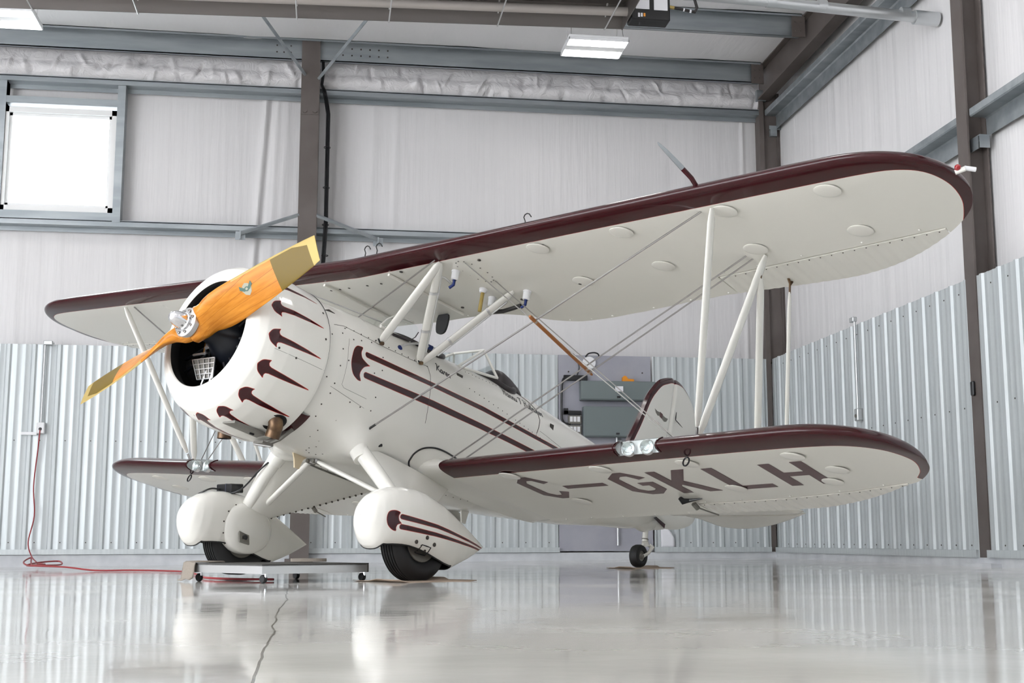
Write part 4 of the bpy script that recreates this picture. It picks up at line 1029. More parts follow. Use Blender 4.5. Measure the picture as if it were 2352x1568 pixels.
# ---- struts
AX=(1,0,0)
def strut(name,a,b,ra=.034,rb=.0165,mid=None,m=None,par=None):
    a=Vector(a);b=Vector(b); mb=MB(); n=9; pts=[a+(b-a)*t for t in (0,.03,.06,.2,.5,.8,.94,.97,1)]
    mb.tube(pts,[.55,.8,1,1.02,1.06,1.02,1,.8,.55],16,ell=(AX,ra,rb)); return part(name,mb,m or M['white'],par)
def fork(p,d,par,m='steel'):
    mb=MB(); p=Vector(p); d=Vector(d).normalized(); mb.tube([p-d*.012,p+d*.075],.010,8); mb.tube([p+Vector((-.02,0,0)),p+Vector((.02,0,0))],.013,8); return part('strut_fitting',mb,M[m],par)
for sg in (1,-1):
    FT=(UU_+.19,sg*3.145,WU+DU*3.145-.005); FB=(UL+.19,sg*2.715,WL+DL*2.715+.13); RT=(UU_+.965,sg*3.13,WU+DU*3.13-.005); RB=(UL+1.02,sg*2.74,WL+DL*2.74+.11)
    d=(Vector(FT)-Vector(FB)).normalized(); FB2=Vector(FB)+d*.085
    s1=strut('interplane_strut',FT,FB2); fork(FB,d,s1); 
    s2=strut('interplane_strut',RT,Vector(FB)+Vector((.03,0,.03)),.038,.019); 
    p3=Vector(RT)+(Vector(FB)-Vector(RT))*.085; s3=strut('interplane_strut',p3+Vector((.02,0,-.04)),RB,.036,.018); mb=MB(); mb.tube([p3+Vector((.02,0,-.05)),p3+Vector((.005,0,.01))],.010,8); part('strut_fitting',mb,M['bronze'],s3)
    # aileron link
    a=Vector((UU_+1.40,sg*3.10,WU+DU*3.10-.03)); b=Vector((UL+1.36,sg*2.80,WL+DL*2.8+.03)); dd=(b-a).normalized()
    s4=strut('aileron_link_strut',a+dd*.06,b,.020,.012); mb=MB(); mb.tube([a+dd*.07,a],.008,8); mb.tube([a+Vector((-.03,0,.03)),a+Vector((.01,0,-.005)),a+Vector((.03,0,.025))],.010,7); part('link_fitting',mb,M['bronze'],s4)
    # cabane struts
    CT=(UU_+.18,sg*.835,WU+DU*.835-.004); CF=(1.347,sg*.49,.315); CA=(1.806,sg*.475,.325); CR=(UU_+.84,sg*1.03,WU+DU*1.03-.004)
    c1=strut('cabane_strut',CT,CF,.036,.02); c2=strut('cabane_strut',CT,CA,.036,.02); c3=strut('cabane_strut',CR,(1.84,sg*.475,.335),.034,.018)
    for c_,q in ((c1,CF),(c2,CA)): mb=MB(); mb.tube([Vector(q)+Vector((0,sg*.012,-.005)),Vector(q)+Vector((0,sg*.034,-.01))],.015,10); mb.tube([Vector(q)+Vector((-.035,sg*.012,.02)),Vector(q)+Vector((-.005,sg*.012,-.01))],.007,6,m=1); part('strut_bolt',mb,[M['bronze'],M['black']],c_)
    for c_,a,b,fs_ in ((c2,CT,CA,(.30,.68)),(c3,CR,(1.84,sg*.475,.335),(.28,.70))):
        mb=MB()
        for f in fs_: p=Vector(a)+(Vector(b)-Vector(a))*f; dd=(Vector(b)-Vector(a)).normalized(); mb.tube([p-dd*.01,p+dd*.01],1,16,ell=(AX,.041,.023))
        part('strut_clamp',mb,M['alu'],c_)
        if sg==1:
            mb=MB(); a_=Vector(a);b_=Vector(b); o_=Vector((.04,.01,0)); 
            pts=([Vector((UU_+.36,.83,WU-.08))] if c_ is c2 else [Vector((2.16,.78,.85)),Vector((2.15,.76,.80))])+[a_+(b_-a_)*f+o_ for f in (.12,.25,.5,.8,.88)]
            pts=smooth_open(pts,4); mb.tube(pts,.008,7); part('fuel_line',mb,M['alu'],c_)
    if sg==1:
        mb=MB(); mb.tube(smooth_open([(1.60,.42,.36),(1.66,.44,.42),(1.78,.47,.47),(1.86,.49,.475),(1.98,.50,.485)],4),.010,8); mb.tube([(1.585,.415,.345),(1.625,.43,.385)],.022,8,m=1); mb.tube([(1.86,.485,.475),(1.90,.49,.475)],.02,8,m=1); part('fuel_line',mb,[M['alu'],M['blue']],c2)
    # wires
    def wire(name,a,b,r=.0058): 
        mb=MB(); mb.tube([a,b],r,7); return part(name,mb,M['steel'])
    wf=wire('flying_wire',(UU_+.22,sg*3.047,WU+DU*3.047),(1.41,sg*.455,-.35),.0068)
    mb=MB(); a=Vector((1.41,sg*.455,-.35)); mb.tube([a,a+(Vector((UU_+.22,sg*3.047,WU+DU*3.047))-a).normalized()*.10],.009,8); part('wire_terminal',mb,M['black'],wf)
    for k in (0,1):
        wire('flying_wire',(UU_+.93+.06*k,sg*(3.0+.02*k),WU+DU*3.0),(UL+.06+.07*k,sg*(.60+.05*k),WL+DL*.6+.09))
        o=Vector((.0,0,.0)); wire('landing_wire',(UU_+.262+.0*k,sg*(1.01+.06*k),WU+DU*1.0) if k==0 else (UU_+.62,sg*1.02,WU+DU),(2.30,sg*2.59,-.27) if k==0 else (2.36,sg*2.60,-.27),.0042)
    wire('cabane_wire',(UU_+.135,sg*.822,WU+DU*.82),(1.60,-sg*.22,.60),.0058)
mb=MB(); a=Vector((1.36,1.80,.43)); b=Vector((2.21,1.96,.24)); 
A_=Vector((1.463,1.846,.391)); B_=Vector((2.229,1.788,.295))
e=(B_-A_); a=A_-e*.10; b=B_+e*.06
mb.tube([a,a+e*.02,(a+b)/2,b-e*.02,b],[.009,.0135,.0135,.011,.007],10)
for p in (A_,B_,B_-e*.06): mb.tube([p-e*.012,p+e*.012],.0145,10,m=1)
part('wire_spreader_stick',mb,[M['stick'],M['cardboard']])
# ---- tail
fin=smooth_closed([(5.30,.50),(5.36,.758),(5.506,1.057),(5.631,1.355),(5.741,1.511),(5.83,1.60),(5.928,1.655),(6.03,1.695),(6.095,1.708),(6.112,1.69),(6.110,1.62),(6.10,1.2),(6.06,.6),(6.02,.42)],5)
def slab(poly,th,fn,paintfn=None,m=0):
    """thick plate with rounded rim from a closed outline"""
    poly=[np.array(q) for q in poly]; c=np.mean(poly,axis=0); mb=MB(); rings=[]; pp=[]
    nr=14
    for side in (1,-1):
        for k in range(nr+1):
            f=k/nr; s=1-f if side==1 else f
            ring=[]
            for q in poly:
                p=c+(q-c)*max(s,.001); edge=1-max(s,.001); h=th*min(1,math.sqrt(max(0,edge)*9))/2 
                ring.append((p,side*h*1.0))
            if side==1 and k==0: pass
            rings.append(ring)
    rings=rings[:nr+1][::-1]+rings[nr+1:][::-1][::-1] if False else rings
    # order: centre(+) -> rim -> centre(-)
    seq=[r for r in rings[:nr+1]][::-1]
    seq+= [r for r in rings[nr+1:]][::-1][1:]
    G=[[fn(p,h) for p,h in r] for r in seq]
    if paintfn is not None:
        P=np.array([p for r in seq for p,h in r]); pv=paintfn(P)
    else: pv=None
    mb.grid(G,cv=True,paint=pv,m=m); return mb
def band_sd(line,w,wend=None):
    line=np.array(line)
    def f(P):
        d=np.full(len(P),9.)
        n=len(line)-1
        for i in range(n):
            a=line[i];b=line[i+1]; e=b-a; q=P-a; t=np.clip((q@e)/(e@e),0,1); r=q-t[:,None]*e
            ww=w if wend is None else w+(wend-w)*(i+t)/n
            d=np.minimum(d,np.hypot(r[:,0],r[:,1])-ww)
        return d
    return f
finline=smooth_open([(5.2,.35),(5.36,.758),(5.506,1.057),(5.631,1.355),(5.741,1.511),(5.83,1.60),(5.928,1.655),(6.03,1.70),(6.14,1.71)],6)
mb=slab(fin,.07,lambda p,h:(p[0],h,p[1]),band_sd(finline,.065))
fo=part('fin',mb,M['paint'])
rud=smooth_closed([(6.122,1.62),(6.124,1.69),(6.14,1.708),(6.23,1.71),(6.33,1.685),(6.48,1.605),(6.62,1.46),(6.74,1.22),(6.82,.95),(6.865,.68),(6.857,.43),(6.78,.30),(6.55,.19),(6.28,.125),(6.10,.12),(6.07,.4),(6.08,.8),(6.11,1.3)],5)
rl=smooth_open([(6.12,1.71),(6.23,1.712),(6.33,1.687),(6.48,1.607),(6.60,1.48),(6.66,1.38)],6)
mb=slab(rud,.06,lambda p,h:(p[0],h,p[1]),band_sd(rl,.055,0.0)); ru=part('rudder',mb,M['paint'])
# winged tail badge
mb=MB()
def bd(poly,m,o): mb.add([(u,.036+o,w) for u,w in poly],[tuple(range(len(poly)))],m,smooth=False)
cu,cw=5.93,1.285
bd([(5.768,1.270),(5.82,1.257),(5.878,1.260),(5.88,1.222),(5.835,1.212),(5.795,1.232)],0,.0); bd([(5.925,1.25),(5.98,1.238),(6.038,1.240),(6.012,1.20),(5.97,1.187),(5.93,1.20)],0,.0)
bd([(5.872,1.266),(5.93,1.256),(5.928,1.203),(5.876,1.212)],1,.001)
part('tail_badge',mb,[M['plate'],mat('badge_brown',(.10,.05,.05),.5)],fo)
mb=MB(); mb.tube([(6.185,.036,1.36),(6.178,.04,1.30),(6.172,.045,1.27)],[.003,.006,.005],6); mb.tube([(6.172,.045,1.27),(6.22,.06,1.245),(6.28,.07,1.22)],[.005,.005,.002],6); part('rudder_horn',mb,M['black'],ru)
# tailplane
for sg in (1,-1):
    st=smooth_closed([(5.42,.06),(5.55,.6),(5.70,1.15),(5.86,1.50),(6.0,1.62),(6.10,1.60),(6.12,1.0),(6.12,.5),(6.10,.08)],5)
    mb=slab(st,.06,lambda p,h:(p[0],sg*p[1],.25+h)); so=part('tailplane',mb,M['cream'])
    el=smooth_closed([(6.13,.30),(6.14,1.0),(6.12,1.60),(6.20,1.56),(6.38,1.33),(6.53,1.10),(6.64,.85),(6.67,.68),(6.63,.52),(6.55,.44),(6.40,.40),(6.25,.36)],5)
    mb=slab(el,.045,lambda p,h:(p[0],sg*p[1],.25+h-.02*(p[0]-6.13))); part('elevator',mb,M['cream'])
    for a,b in (((5.85,sg*.03,1.15),(5.95,sg*1.15,.27)),((6.05,sg*.03,1.10),(6.08,sg*1.2,.27))):
        mb=MB(); mb.tube([a,b],.004,6); part('tail_bracing_wire',mb,M['steel'])
# tail cone stripe and tail wheel
mb=MB(); mb.tube([(5.72,0,.05),(5.85,0,.055),(6.0,0,.10),(6.10,0,.15)],[.05,.065,.06,.03],14); mb.tube([(6.0,0,.10),(6.15,0,.125),(6.25,0,.135)],[.055,.042,.02],12); mb.add([(5.93,.072,.155),(5.985,.07,.18),(6.20,.05,.155),(6.19,.05,.11)],[(0,1,2,3)],1,smooth=False); part('tail_cone',mb,[M['white'],M['maroon']])
ax=Vector((5.852,0,-.256)); Rw=.113
mb=MB(); mb.lathe([(-.045,.055),(-.05,.085),(-.042,.105),(-.02,Rw),(.02,Rw),(.042,.105),(.05,.085),(.045,.055)],ax,(0,1,0),36)
tw=part('tail_wheel',mb,M['rubber'])
mb=MB(); mb.lathe([(-.04,.0),(-.04,.05),(-.03,.058),(.03,.058),(.04,.05),(.035,.03),(.05,.02),(.05,0)],ax,(0,1,0),24); part('wheel_hub',mb,M['plate'],tw)
mb=MB(); mb.tube([(5.925,0,.04),(5.935,0,-.09)],.030,14); mb.tube([(5.935,0,-.06),(5.935,0,-.07)],.036,14,m=1); mb.tube([(5.94,0,-.09),(5.965,0,-.125)],.035,12)
for s in (.062,-.062): mb.tube([(5.965,s*.6,-.12),(5.99,s,-.135),(5.93,s,-.21),(5.85,s,-.256)],[.022,.024,.016,.016],10)
mb.tube([(5.85,-.07,-.256),(5.85,.07,-.256)],.013,10,m=1); part('tail_wheel_fork',mb,[M['white'],M['plate']],tw)
# ---- landing gear
def pant_fns():
    top=[(1.03,-1.075),(1.04,-1.02),(1.062,-.965),(1.10,-.915),(1.16,-.868),(1.24,-.828),(1.34,-.80),(1.45,-.784),(1.55,-.783),(1.65,-.794),(1.75,-.812),(1.88,-.845),(2.01,-.885),(2.17,-.935),(2.335,-.985)]
    bot=[(1.03,-1.075),(1.038,-1.12),(1.065,-1.17),(1.10,-1.22),(1.145,-1.258),(1.18,-1.270),(1.22,-1.264),(1.27,-1.249),(1.33,-1.235),(1.41,-1.226),(1.50,-1.226),(1.60,-1.233),(1.72,-1.248),(1.80,-1.256),(1.88,-1.257),(1.93,-1.243),(2.02,-1.19),(2.125,-1.13),(2.23,-1.06),(2.335,-.99)]
    wid=[(1.03,.0),(1.035,.045),(1.05,.075),(1.08,.108),(1.13,.138),(1.2,.158),(1.32,.175),(1.45,.18),(1.6,.176),(1.75,.163),(1.9,.138),(2.05,.105),(2.2,.060),(2.3,.02),(2.335,.004)]
    f=lambda t:(lambda u: float(np.interp(u,[q[0] for q in t],[q[1] for q in t])))
    return f(top),f(bot),f(wid)
pt,pb,pw=pant_fns(); VC=.957
def lex(u): k=min(1,max(0,(u-1.10)/.22)); return .88-.33*k,.95-.23*k
pstripe_head=smooth_closed([(1.155,-1.02),(1.20,-1.0),(1.245,-1.005),(1.235,-1.03),(1.245,-1.06),(1.27,-1.075),(1.24,-1.09),(1.232,-1.115),(1.24,-1.135),(1.20,-1.135),(1.16,-1.11),(1.143,-1.065)],3)
for sg in (1,-1):
    us=np.unique(np.concatenate([1.03+np.array([0,.0015,.004,.008,.013,.02,.03]),np.arange(1.07,2.30,.0085),np.linspace(2.29,2.335,8)]))
    tt_=np.linspace(0,2*PI,6001); ly=np.sign(np.cos(tt_))*np.abs(np.cos(tt_))**np.where(np.sin(tt_)<0,.55,.8)*.8; lz=np.sign(np.sin(tt_))*np.abs(np.sin(tt_))**np.where(np.sin(tt_)<0,.72,.92)*1.3
    al=np.concatenate([[0],np.cumsum(np.hypot(np.diff(ly),np.diff(lz)))]); nA=200; ang=np.interp(np.arange(nA)/nA*al[-1],al,tt_); rows=[];P=[]
    for u in us:
        t_,b_,w_=pt(u),pb(u),pw(u); c=(t_+b_)/2; h=(t_-b_)/2; row=[]
        for j in range(nA):
            a=ang[j]; e=.8
            lo=math.sin(a)<0; ey,ez=lex(u); y=w_*math.copysign(abs(math.cos(a))**(ey if lo else e),math.cos(a)); z=c+h*math.copysign(abs(math.sin(a))**(ez if lo else .92),math.sin(a))
            row.append((u,sg*(VC+y),z))
        rows.append(row)
    G=np.array(rows); P=G[:,:,[0,2]].reshape(-1,2); vo=(np.abs(G[:,:,1]).reshape(-1)-VC)
    sd=sd_poly(P,pstripe_head)
    sd=np.minimum(sd,interp_stripe(P,[(1.245,-1.013,-1.050),(1.30,-1.010,-1.047),(1.62,-.996,-1.024),(2.25,-1.0,-1.013),(2.31,-1.0,-1.006)]))
    sd=np.minimum(sd,interp_stripe(P,[(1.255,-1.079,-1.117),(1.30,-1.076,-1.113),(1.62,-1.052,-1.081),(2.25,-1.021,-1.034),(2.31,-1.010,-1.016)]))
    sd=np.where(vo<.0,1,sd)
    mb=MB(); mb.grid(rows,cv=True,paint=sd)
    # dark wheel opening underneath
    keep=[]
    for i,f in enumerate(mb.f):
        iu,ja=divmod(f[0],nA); ua=us[iu]; a=(ang[ja]+(ang[ja+1] if ja+1<nA else 2*PI))/2
        if 1.185<ua<1.90 and 1.30*PI<a<1.70*PI: continue
        keep.append(i)
    mb.f=[mb.f[i] for i in keep]; mb.m=[0]*len(keep); mb.sm=[True]*len(keep)
    def pv(u,z):
        t_,b_,w_=pt(u),pb(u),pw(u); c=(t_+b_)/2; h=(t_-b_)/2; lo=z<c; ey,ez=lex(u); s=min(1,abs((z-c)/h)**(1/(ez if lo else .92))); return w_*abs(math.sqrt(1-s*s))**(ey if lo else .8)
    for u,z in ((1.45,-1.158),(1.537,-1.108),(1.628,-1.136)): mb.disc((u,sg*(VC+pv(u,z)),z),(0,sg,0),.015,.004,12,1,dome=.003)
    u,z=1.56,-1.192; sf=lambda a,b:(a,sg*(VC+pv(a,b)+.0015),b)
    mb.tube([sf(u+a,z+b) for a,b in ((-.045,-.026),(-.045,0),(-.045,.03),(0,.03),(.045,.03),(.045,0),(.045,-.026),(0,-.026),(-.045,-.026))],.0014,5,1); mb.disc(sf(u+.008,z),(0,sg,-.5),.009,.005,10,1)
    for k in range(3): mb.disc(sf(u-.05,z+.022-.02*k),(0,sg,-.4),.005,.004,6,1)
    pn=part('wheel_pant',mb,[M['paint'],M['screw'],M['black_matte'],M['black_matte']],label='wheel pant with maroon stripes' if sg==1 else None)
    md=pn.modifiers.new('s','SOLIDIFY'); md.thickness=.006; md.offset=-1; md.material_offset=2; md.material_offset_rim=2
    def edge(u,a):
        t_,b_,w_=pt(u),pb(u),pw(u); c=(t_+b_)/2; h=(t_-b_)/2
        ey,ez=lex(u); return (u,sg*(VC+w_*math.copysign(abs(math.cos(a))**ey,math.cos(a))),c-h*abs(math.sin(a))**ez)
    mb=MB(); ul_=np.linspace(1.19,1.90,30)
    mb.tube([edge(u,1.70*PI) for u in ul_]+[edge(1.905,a) for a in np.linspace(1.65,1.35,7)*PI]+[edge(u,1.30*PI) for u in ul_[::-1]]+[edge(1.185,a) for a in np.linspace(1.35,1.65,7)*PI]+[edge(1.19,1.70*PI)],.006,8); part('opening_lip',mb,M['rubber'],pn)
    # inboard bulge and plate
    mb=MB(); c0=Vector((1.555,sg*(VC-.15),-1.045)); axv=Vector((0,-sg,0))
    mb.lathe([(-.06,.255),(0,.25),(.018,.243),(.035,.22),(.052,.18),(.064,.125),(.07,.06),(.072,.001)],c0,axv,40)
    mb.v=[(x,y,c0.z+(z-c0.z)*.78) for x,y,z in mb.v]
    mb.tube(smooth_open([(1.55,sg*(VC-.03),-1.06),(1.553,sg*(VC-.065),-1.0),(1.553,sg*(VC-.092),-.962),(1.552,sg*(VC-.10),-.932)],5),list(np.interp(np.linspace(0,1,16),[0,.33,.66,1],[.19,.16,.115,.082])),28)
    for k in range(14):
        a=2*PI*k/14; u=1.545+.24*math.cos(a); z=-1.05+.195*math.sin(a); mb.disc((u,sg*(VC-pv(min(u,2.2),z)),z),(0,-sg,0),.006,.004,8,1)
    ib=part('axle_fairing',mb,[M['white'],M['screw']],pn)
    mb=MB(); u,z=1.49,-1.13; mb.box((u,sg*(VC-.222),z),(.105,.014,.105),rot=Matrix.Rotation(sg*-.38,3,'X'),bev=.004); mb.disc((u,sg*(VC-.228),z),(0,-sg,-.4),.022,.014,12,1); part('access_plate',mb,[M['plate'],M['black']],pn)
    # wheel
    axw=Vector((1.598,sg*VC,-1.112)); R=.285
    pr=[(-.07,.15),(-.092,.18),(-.098,.215),(-.088,.25),(-.07,.272)]
    for q in (-.05,-.025,0,.025,.05): pr+=[(q-.009,.283),(q-.005,R),(q-.003,.278),(q+.003,.278),(q+.005,R),(q+.009,.283)]
    pr+=[(.07,.272),(.088,.25),(.098,.215),(.092,.18),(.07,.15)]
    pr=sorted(set(pr),key=lambda q:q[0]) if False else pr
    mb=MB(); mb.lathe(pr,axw,(0,1,0),64); ty=part('tyre',mb,M['rubber'],pn)
    mb=MB(); mb.lathe([(-.075,0),(-.075,.12),(-.08,.15),(-.065,.16),(.065,.16),(.08,.15),(.075,.12),(.06,.05),(.075,0)],axw,(0,1,0),32); part('wheel_rim',mb,M['plate'],pn)
    # faired leg
    mb=MB(); rows=[]
    for f in np.linspace(0,1,14):
        ul=1.36+(1.51-1.36)*f; ut=2.46+(1.77-2.46)*f; v=.40+(.855-.40)*f; w=-.47+(-.925+.47)*f; wt=-.50+(-.92+.50)*f
        tk=.085+(.12-.085)*f; row=[]
        for j in range(36):
            a=2*PI*j/36; s=.5*(1-math.cos(a)); c=ut-ul
            y=(.2969*math.sqrt(s)-.126*s-.3516*s*s+.2843*s**3-.1036*s**4)*5*tk*1.0*(1 if math.sin(a)>=0 else -1)
            row.append((ul+s*c,sg*(v+y*.65),w+(wt-w)*s+y*.75*1.0))
        rows.append(row)
    mb.grid(rows,cv=True)
    for k in range(16):
        f=.12+.055*k; q=np.array(rows[0][18])+(np.array(rows[-1][18])-np.array(rows[0][18]))*f; mb.disc(q+np.array((-.015,0,0)),(0,-sg,-.6),.008,.012,8,1)
    lg=part('gear_leg',mb,[M['white'],M['screw']])
    mb=MB(); mb.tube([(1.405,sg*.42,-.48),(1.45,sg*.60,-.65),(1.535,sg*.845,-.905)],[.060,.057,.050],20); part('oleo_strut',mb,M['white'],lg)
    mb=MB(); mb.tube([(1.40,sg*.36,-.40),(1.405,sg*.43,-.50),(1.41,sg*.478,-.565)],[.078,.072,.063],26); part('leg_sleeve',mb,M['white'],lg); mb=MB(); mb.tube([(1.52,sg*.425,-.435),(1.60,sg*.455,-.40)],.012,8); mb.tube([(1.515,sg*.42,-.44),(1.53,sg*.43,-.43)],.019,10); part('step_pin',mb,M['black'],lg)
    mb=MB(); mb.tube([(1.53,sg*.835,-.895),(1.553,sg*.86,-.955)],[.053,.056],20); mb.tube([(1.538,sg*.845,-.915),(1.542,sg*.85,-.925)],.058,20,m=1); mb.box((1.68,sg*.86,-.93),(.06,.05,.06),m=2); part('leg_collar',mb,[M['white'],M['plate'],M['plate']],lg)
    vb=strut('gear_brace',(1.378,sg*.035,-.575),(1.672,sg*.845,-.882),.026,.018); mb=MB(); q=Vector((1.67,sg*.85,-.89)); mb.tube([q+Vector((0,-sg*.03,.03)),q+Vector((0,sg*.02,-.04))],.025,10); part('brace_fitting',mb,M['black'],vb)
mb=MB(); mb.box((1.378,0,-.575),(.05,.11,.035),bev=.01); mb.tube([(1.34,-.03,-.58),(1.42,-.03,-.58)],.016,10,m=1); mb.tube([(1.34,.03,-.58),(1.42,.03,-.58)],.016,10,m=1); part('brace_mount',mb,[M['alu'],M['plate']])
mb=MB(); mb.prism([(1.20,-.555),(1.34,-.56),(1.31,-.585),(1.29,-.66),(1.245,-.66),(1.225,-.60)],lambda p,k:(p[0],-.05+.012*k,p[1])); part('blade_antenna',mb,mat('antenna_cream',(.70,.58,.40),.4))
mb=MB(); mb.prism([(3.10,-.50),(3.20,-.49),(3.18,-.60),(3.13,-.60)],lambda p,k:(p[0],-.006+.012*k,p[1])); part('belly_antenna',mb,M['cream'])
# ------------------------------------------------------------------ things on the floor and walls
def solid_tube(name,pts,r,m,lab,cat,sub=5,n=8):
    mb=MB(); mb.tube(smooth_open(pts,sub),r,n); o=build(name,mb,m); tag(o,lab,cat); return o
# charger box on the far wheel pant
q=world((1.43,-.957,-.755)); cb=t=thing('charger_box',q,'small black charger box lying on top of the far wheel pant','charger')
mb=MB(); Rz=Matrix.Rotation(math.radians(-52),3,'Z'); mb.box((0,0,.0),(.20,.12,.07),rot=Rz,bev=.006); build('case',mb,M['black'],t)
mb=MB(); mb.box(Rz@Vector((-.101,0,.0)),(.006,.11,.06),rot=Rz); mb.box(Rz@Vector((.03,0,.0)),(.004,.124,.073),rot=Rz); build('end_panel',mb,mat('dark_blue_grey',(.09,.10,.16),.4),t)
P_=[world(p) for p in ((1.40,-.40,-.48),(1.36,-.55,-.62),(1.40,-.80,-.78),(1.33,-1.00,-.83),(1.22,-1.05,-.86),(1.20,-.99,-.845),(1.26,-.96,-.80))]+[Vector(q)+Rz@Vector((-.105,0,-.01))]
mb=MB(); mb.tube(smooth_open(P_,5),.007,8); build('cord',mb,M['black'],cb,xf=off(cb.location))
# dolly
t=thing('dolly',(-.3,9.3,0),'low aluminium framed dolly on casters in front of the far wheel','dolly')
A_=Vector((-.905,9.37,0)); B_=Vector((-.405,8.73,0)); C_=Vector((.30,9.23,0)); D_=A_+C_-B_; zb,zt=.050,.104; T=off(t.location)
mb=MB()
for a,b in ((A_,B_),(B_,C_),(C_,D_),(D_,A_)):
    d=(b-a).normalized(); nrm=Vector((-d.y,d.x,0))*.02; vs=[]
    for p in (a,b):
        for o,z in ((0,zb),(1,zb),(1,zt),(0,zt)): vs.append(p+nrm*o+Vector((0,0,z)))
    mb.add(vs,[(0,1,2,3),(7,6,5,4),(0,4,5,1),(1,5,6,2),(2,6,7,3),(3,7,4,0)],smooth=False)
build('frame',mb,M['alu'],t,xf=T)
mb=MB(); ins_=.012; c_=(A_+B_+C_+D_)/4; vs=[p+(c_-p)*.0+Vector((0,0,z)) for z in (zt-.004,zt+.008) for p in (A_,B_,C_,D_)]; mb.add(vs,[(3,2,1,0),(4,5,6,7),(0,1,5,4),(1,2,6,5),(2,3,7,6),(3,0,4,7)],smooth=False); build('deck_board',mb,M['board'],t,xf=T)
for p in (B_,C_,D_,A_):
    p2=p+(c_-p).normalized()*.045; ca=MB(); ca.lathe([(-.014,.0),(-.014,.024),(-.008,.028),(.008,.028),(.014,.024),(.014,0)],(p2.x,p2.y,.028+zfl(p2.x,p2.y)),(.75,.66,0),18); w_=build('caster',ca,M['rubber'],t,xf=T)
    ca=MB(); ca.box((p2.x,p2.y,.052),(.035,.035,.014)); ca.tube([(p2.x+.014,p2.y-.014,.05),(p2.x+.014,p2.y-.014,.026)],.008,8); build('caster_fork',ca,M['chrome'],w_,xf=T)
mb=MB(); e=(B_-A_).normalized(); nn=Vector((-e.y,e.x,0))
rows=[]
for f in np.linspace(-.09,.06,8):
    p=A_+e*f*1.0; row=[]
    for k,(o,z) in enumerate(((.22,.122),(.1,.124),(.0,.124),(-.02,.118),(-.028,.09),(-.032,.05),(-.04,.015),(-.065,.006))):
        row.append(p+nn*o+Vector((0,0,z+.004*math.sin(f*60+k)-.012*max(0,-f)/.09*(k>3))))
    rows.append(row)
mb.grid(rows); o=build('canvas_cloth',mb,M['canvas']); md=o.modifiers.new('s','SOLIDIFY'); md.thickness=.006; tag(o,'grey canvas cloth draped over the left corner of the dolly','cloth')
mb=MB(); pp=smooth_closed([(-.05,-.03),(.06,-.035),(.07,.02),(-.03,.04)],5); mb.prism(pp,lambda p,k:(-.14+p[0]*1.9,9.62+p[1]*1.9,.117+.022*k)); o=build('folded_rag',mb,M['canvas']); tag(o,'brown folded rag lying on the far edge of the dolly','rag')
# mats
def matpatch(c,lx,ly,rot,lab,curl=.02):
    mb=MB(); rows=[]; cr_,sr_=math.cos(rot),math.sin(rot)
    for i in range(9):
        row=[]
        for j in range(9):
            a=(i/8-.5)*lx*(1+.06*math.sin(j*1.3)); b=(j/8-.5)*ly*(1+.05*math.sin(i*1.1)); x=c[0]+a*cr_-b*sr_; y=c[1]+a*sr_+b*cr_
            row.append((x,y,zfl(x,y)+.0015+curl*(max(0,abs(i/8-.5)-.30)/.2)**2*(1 if (i<4)==(j<5) else .35)))
        rows.append(row)
    mb.grid(rows); o=build('floor_mat',mb,M['cardboard']); md=o.modifiers.new('s','SOLIDIFY'); md.thickness=.004; md.offset=1; tag(o,lab,'mat'); return o
matpatch((.60,9.10),.62,.62,.5,'thin brown mat under the near main wheel')
matpatch((3.12,12.95),.50,.50,.3,'thin brown mat under the small tail wheel')
# red extension cord
pts=[(-3.885,D-.09,1.76),(-3.90,D-.08,1.5),(-3.93,D-.08,1.0),(-3.90,D-.08,.6),(-3.96,D-.08,.25),(-3.86,D-.3,.06),(-3.62,17.5,-.02)]
cz=lambda x,y:zfl(x,y)+.012
pts+=[(x,y,max(cz(x,y),z)) for x,y,z in ((-3.40,16.4,0),(-3.15,15.6,0),(-3.25,15.2,0),(-3.36,15.5,.03),(-3.37,15.9,.07),(-3.30,15.6,.02),(-3.15,15.0,0),(-2.98,15.0,0),(-2.95,15.5,.0),(-3.06,15.9,.03),(-3.22,15.6,.02),(-3.22,15.0,0),(-3.0,14.5,0),(-2.62,13.95,0))]
pts+=[(x,y,cz(x,y)) for x,y in ((-2.25,13.5),(-1.9,13.4),(-1.55,12.95),(-1.28,12.4),(-1.12,11.6),(-.98,10.7),(-.86,9.9),(-.60,9.45),(-.35,9.3))]
solid_tube('extension_cord',pts,.0085,M['redcord'],'red extension cord dropping from the left outlet and snaking across the floor','cord',6,9)
# conduit outlets
def outlet(x,z0,z1,loc,axis,lab,extra=False):
    t=thing('conduit_outlet',loc,lab,'outlet'); T=off(loc)
    if axis=='b': g=lambda a,d,z:(x+a,D-.035-d,z)
    else: g=lambda a,d,z:(W-.035-d,x+a,z)
    mb=MB(); mb.tube([g(0,.02,z0),g(0,.02,z1-.03),g(.03,.02,z1),g(.12,.0,z1+.005)],.014,10); build('conduit',mb,M['conduit'],t,xf=T)
    mb=MB()
    a=g(-.02,-.01,z1-.03); b=g(.10,.05,z1+.03); mb.box2(a,b,bev=.008); build('elbow_box',mb,M['conduit'],t,xf=T)
    mb=MB(); mb.box2(g(-.052,-.03,z0-.15),g(.052,.05,z0),bev=.008); bx_=build('outlet_box',mb,M['conduit'] if axis!='b' else M['white_plastic'],t,xf=T)
    mb=MB(); mb.lathe([(0,.022),(.012,.02),(.012,0)],g(0,.05,z0-.09),(0,-1,0) if axis=='b' else (-1,0,0),14); build('socket',mb,M['black'] if axis=='b' else M['plate'],bx_,xf=T)
    if extra:
        mb=MB(); mb.box2(g(-.26,-.0,z0-.17),g(-.05,.02,z0-.13)); build('cable_hook',mb,M['white_plastic'],t,xf=T)
    return t
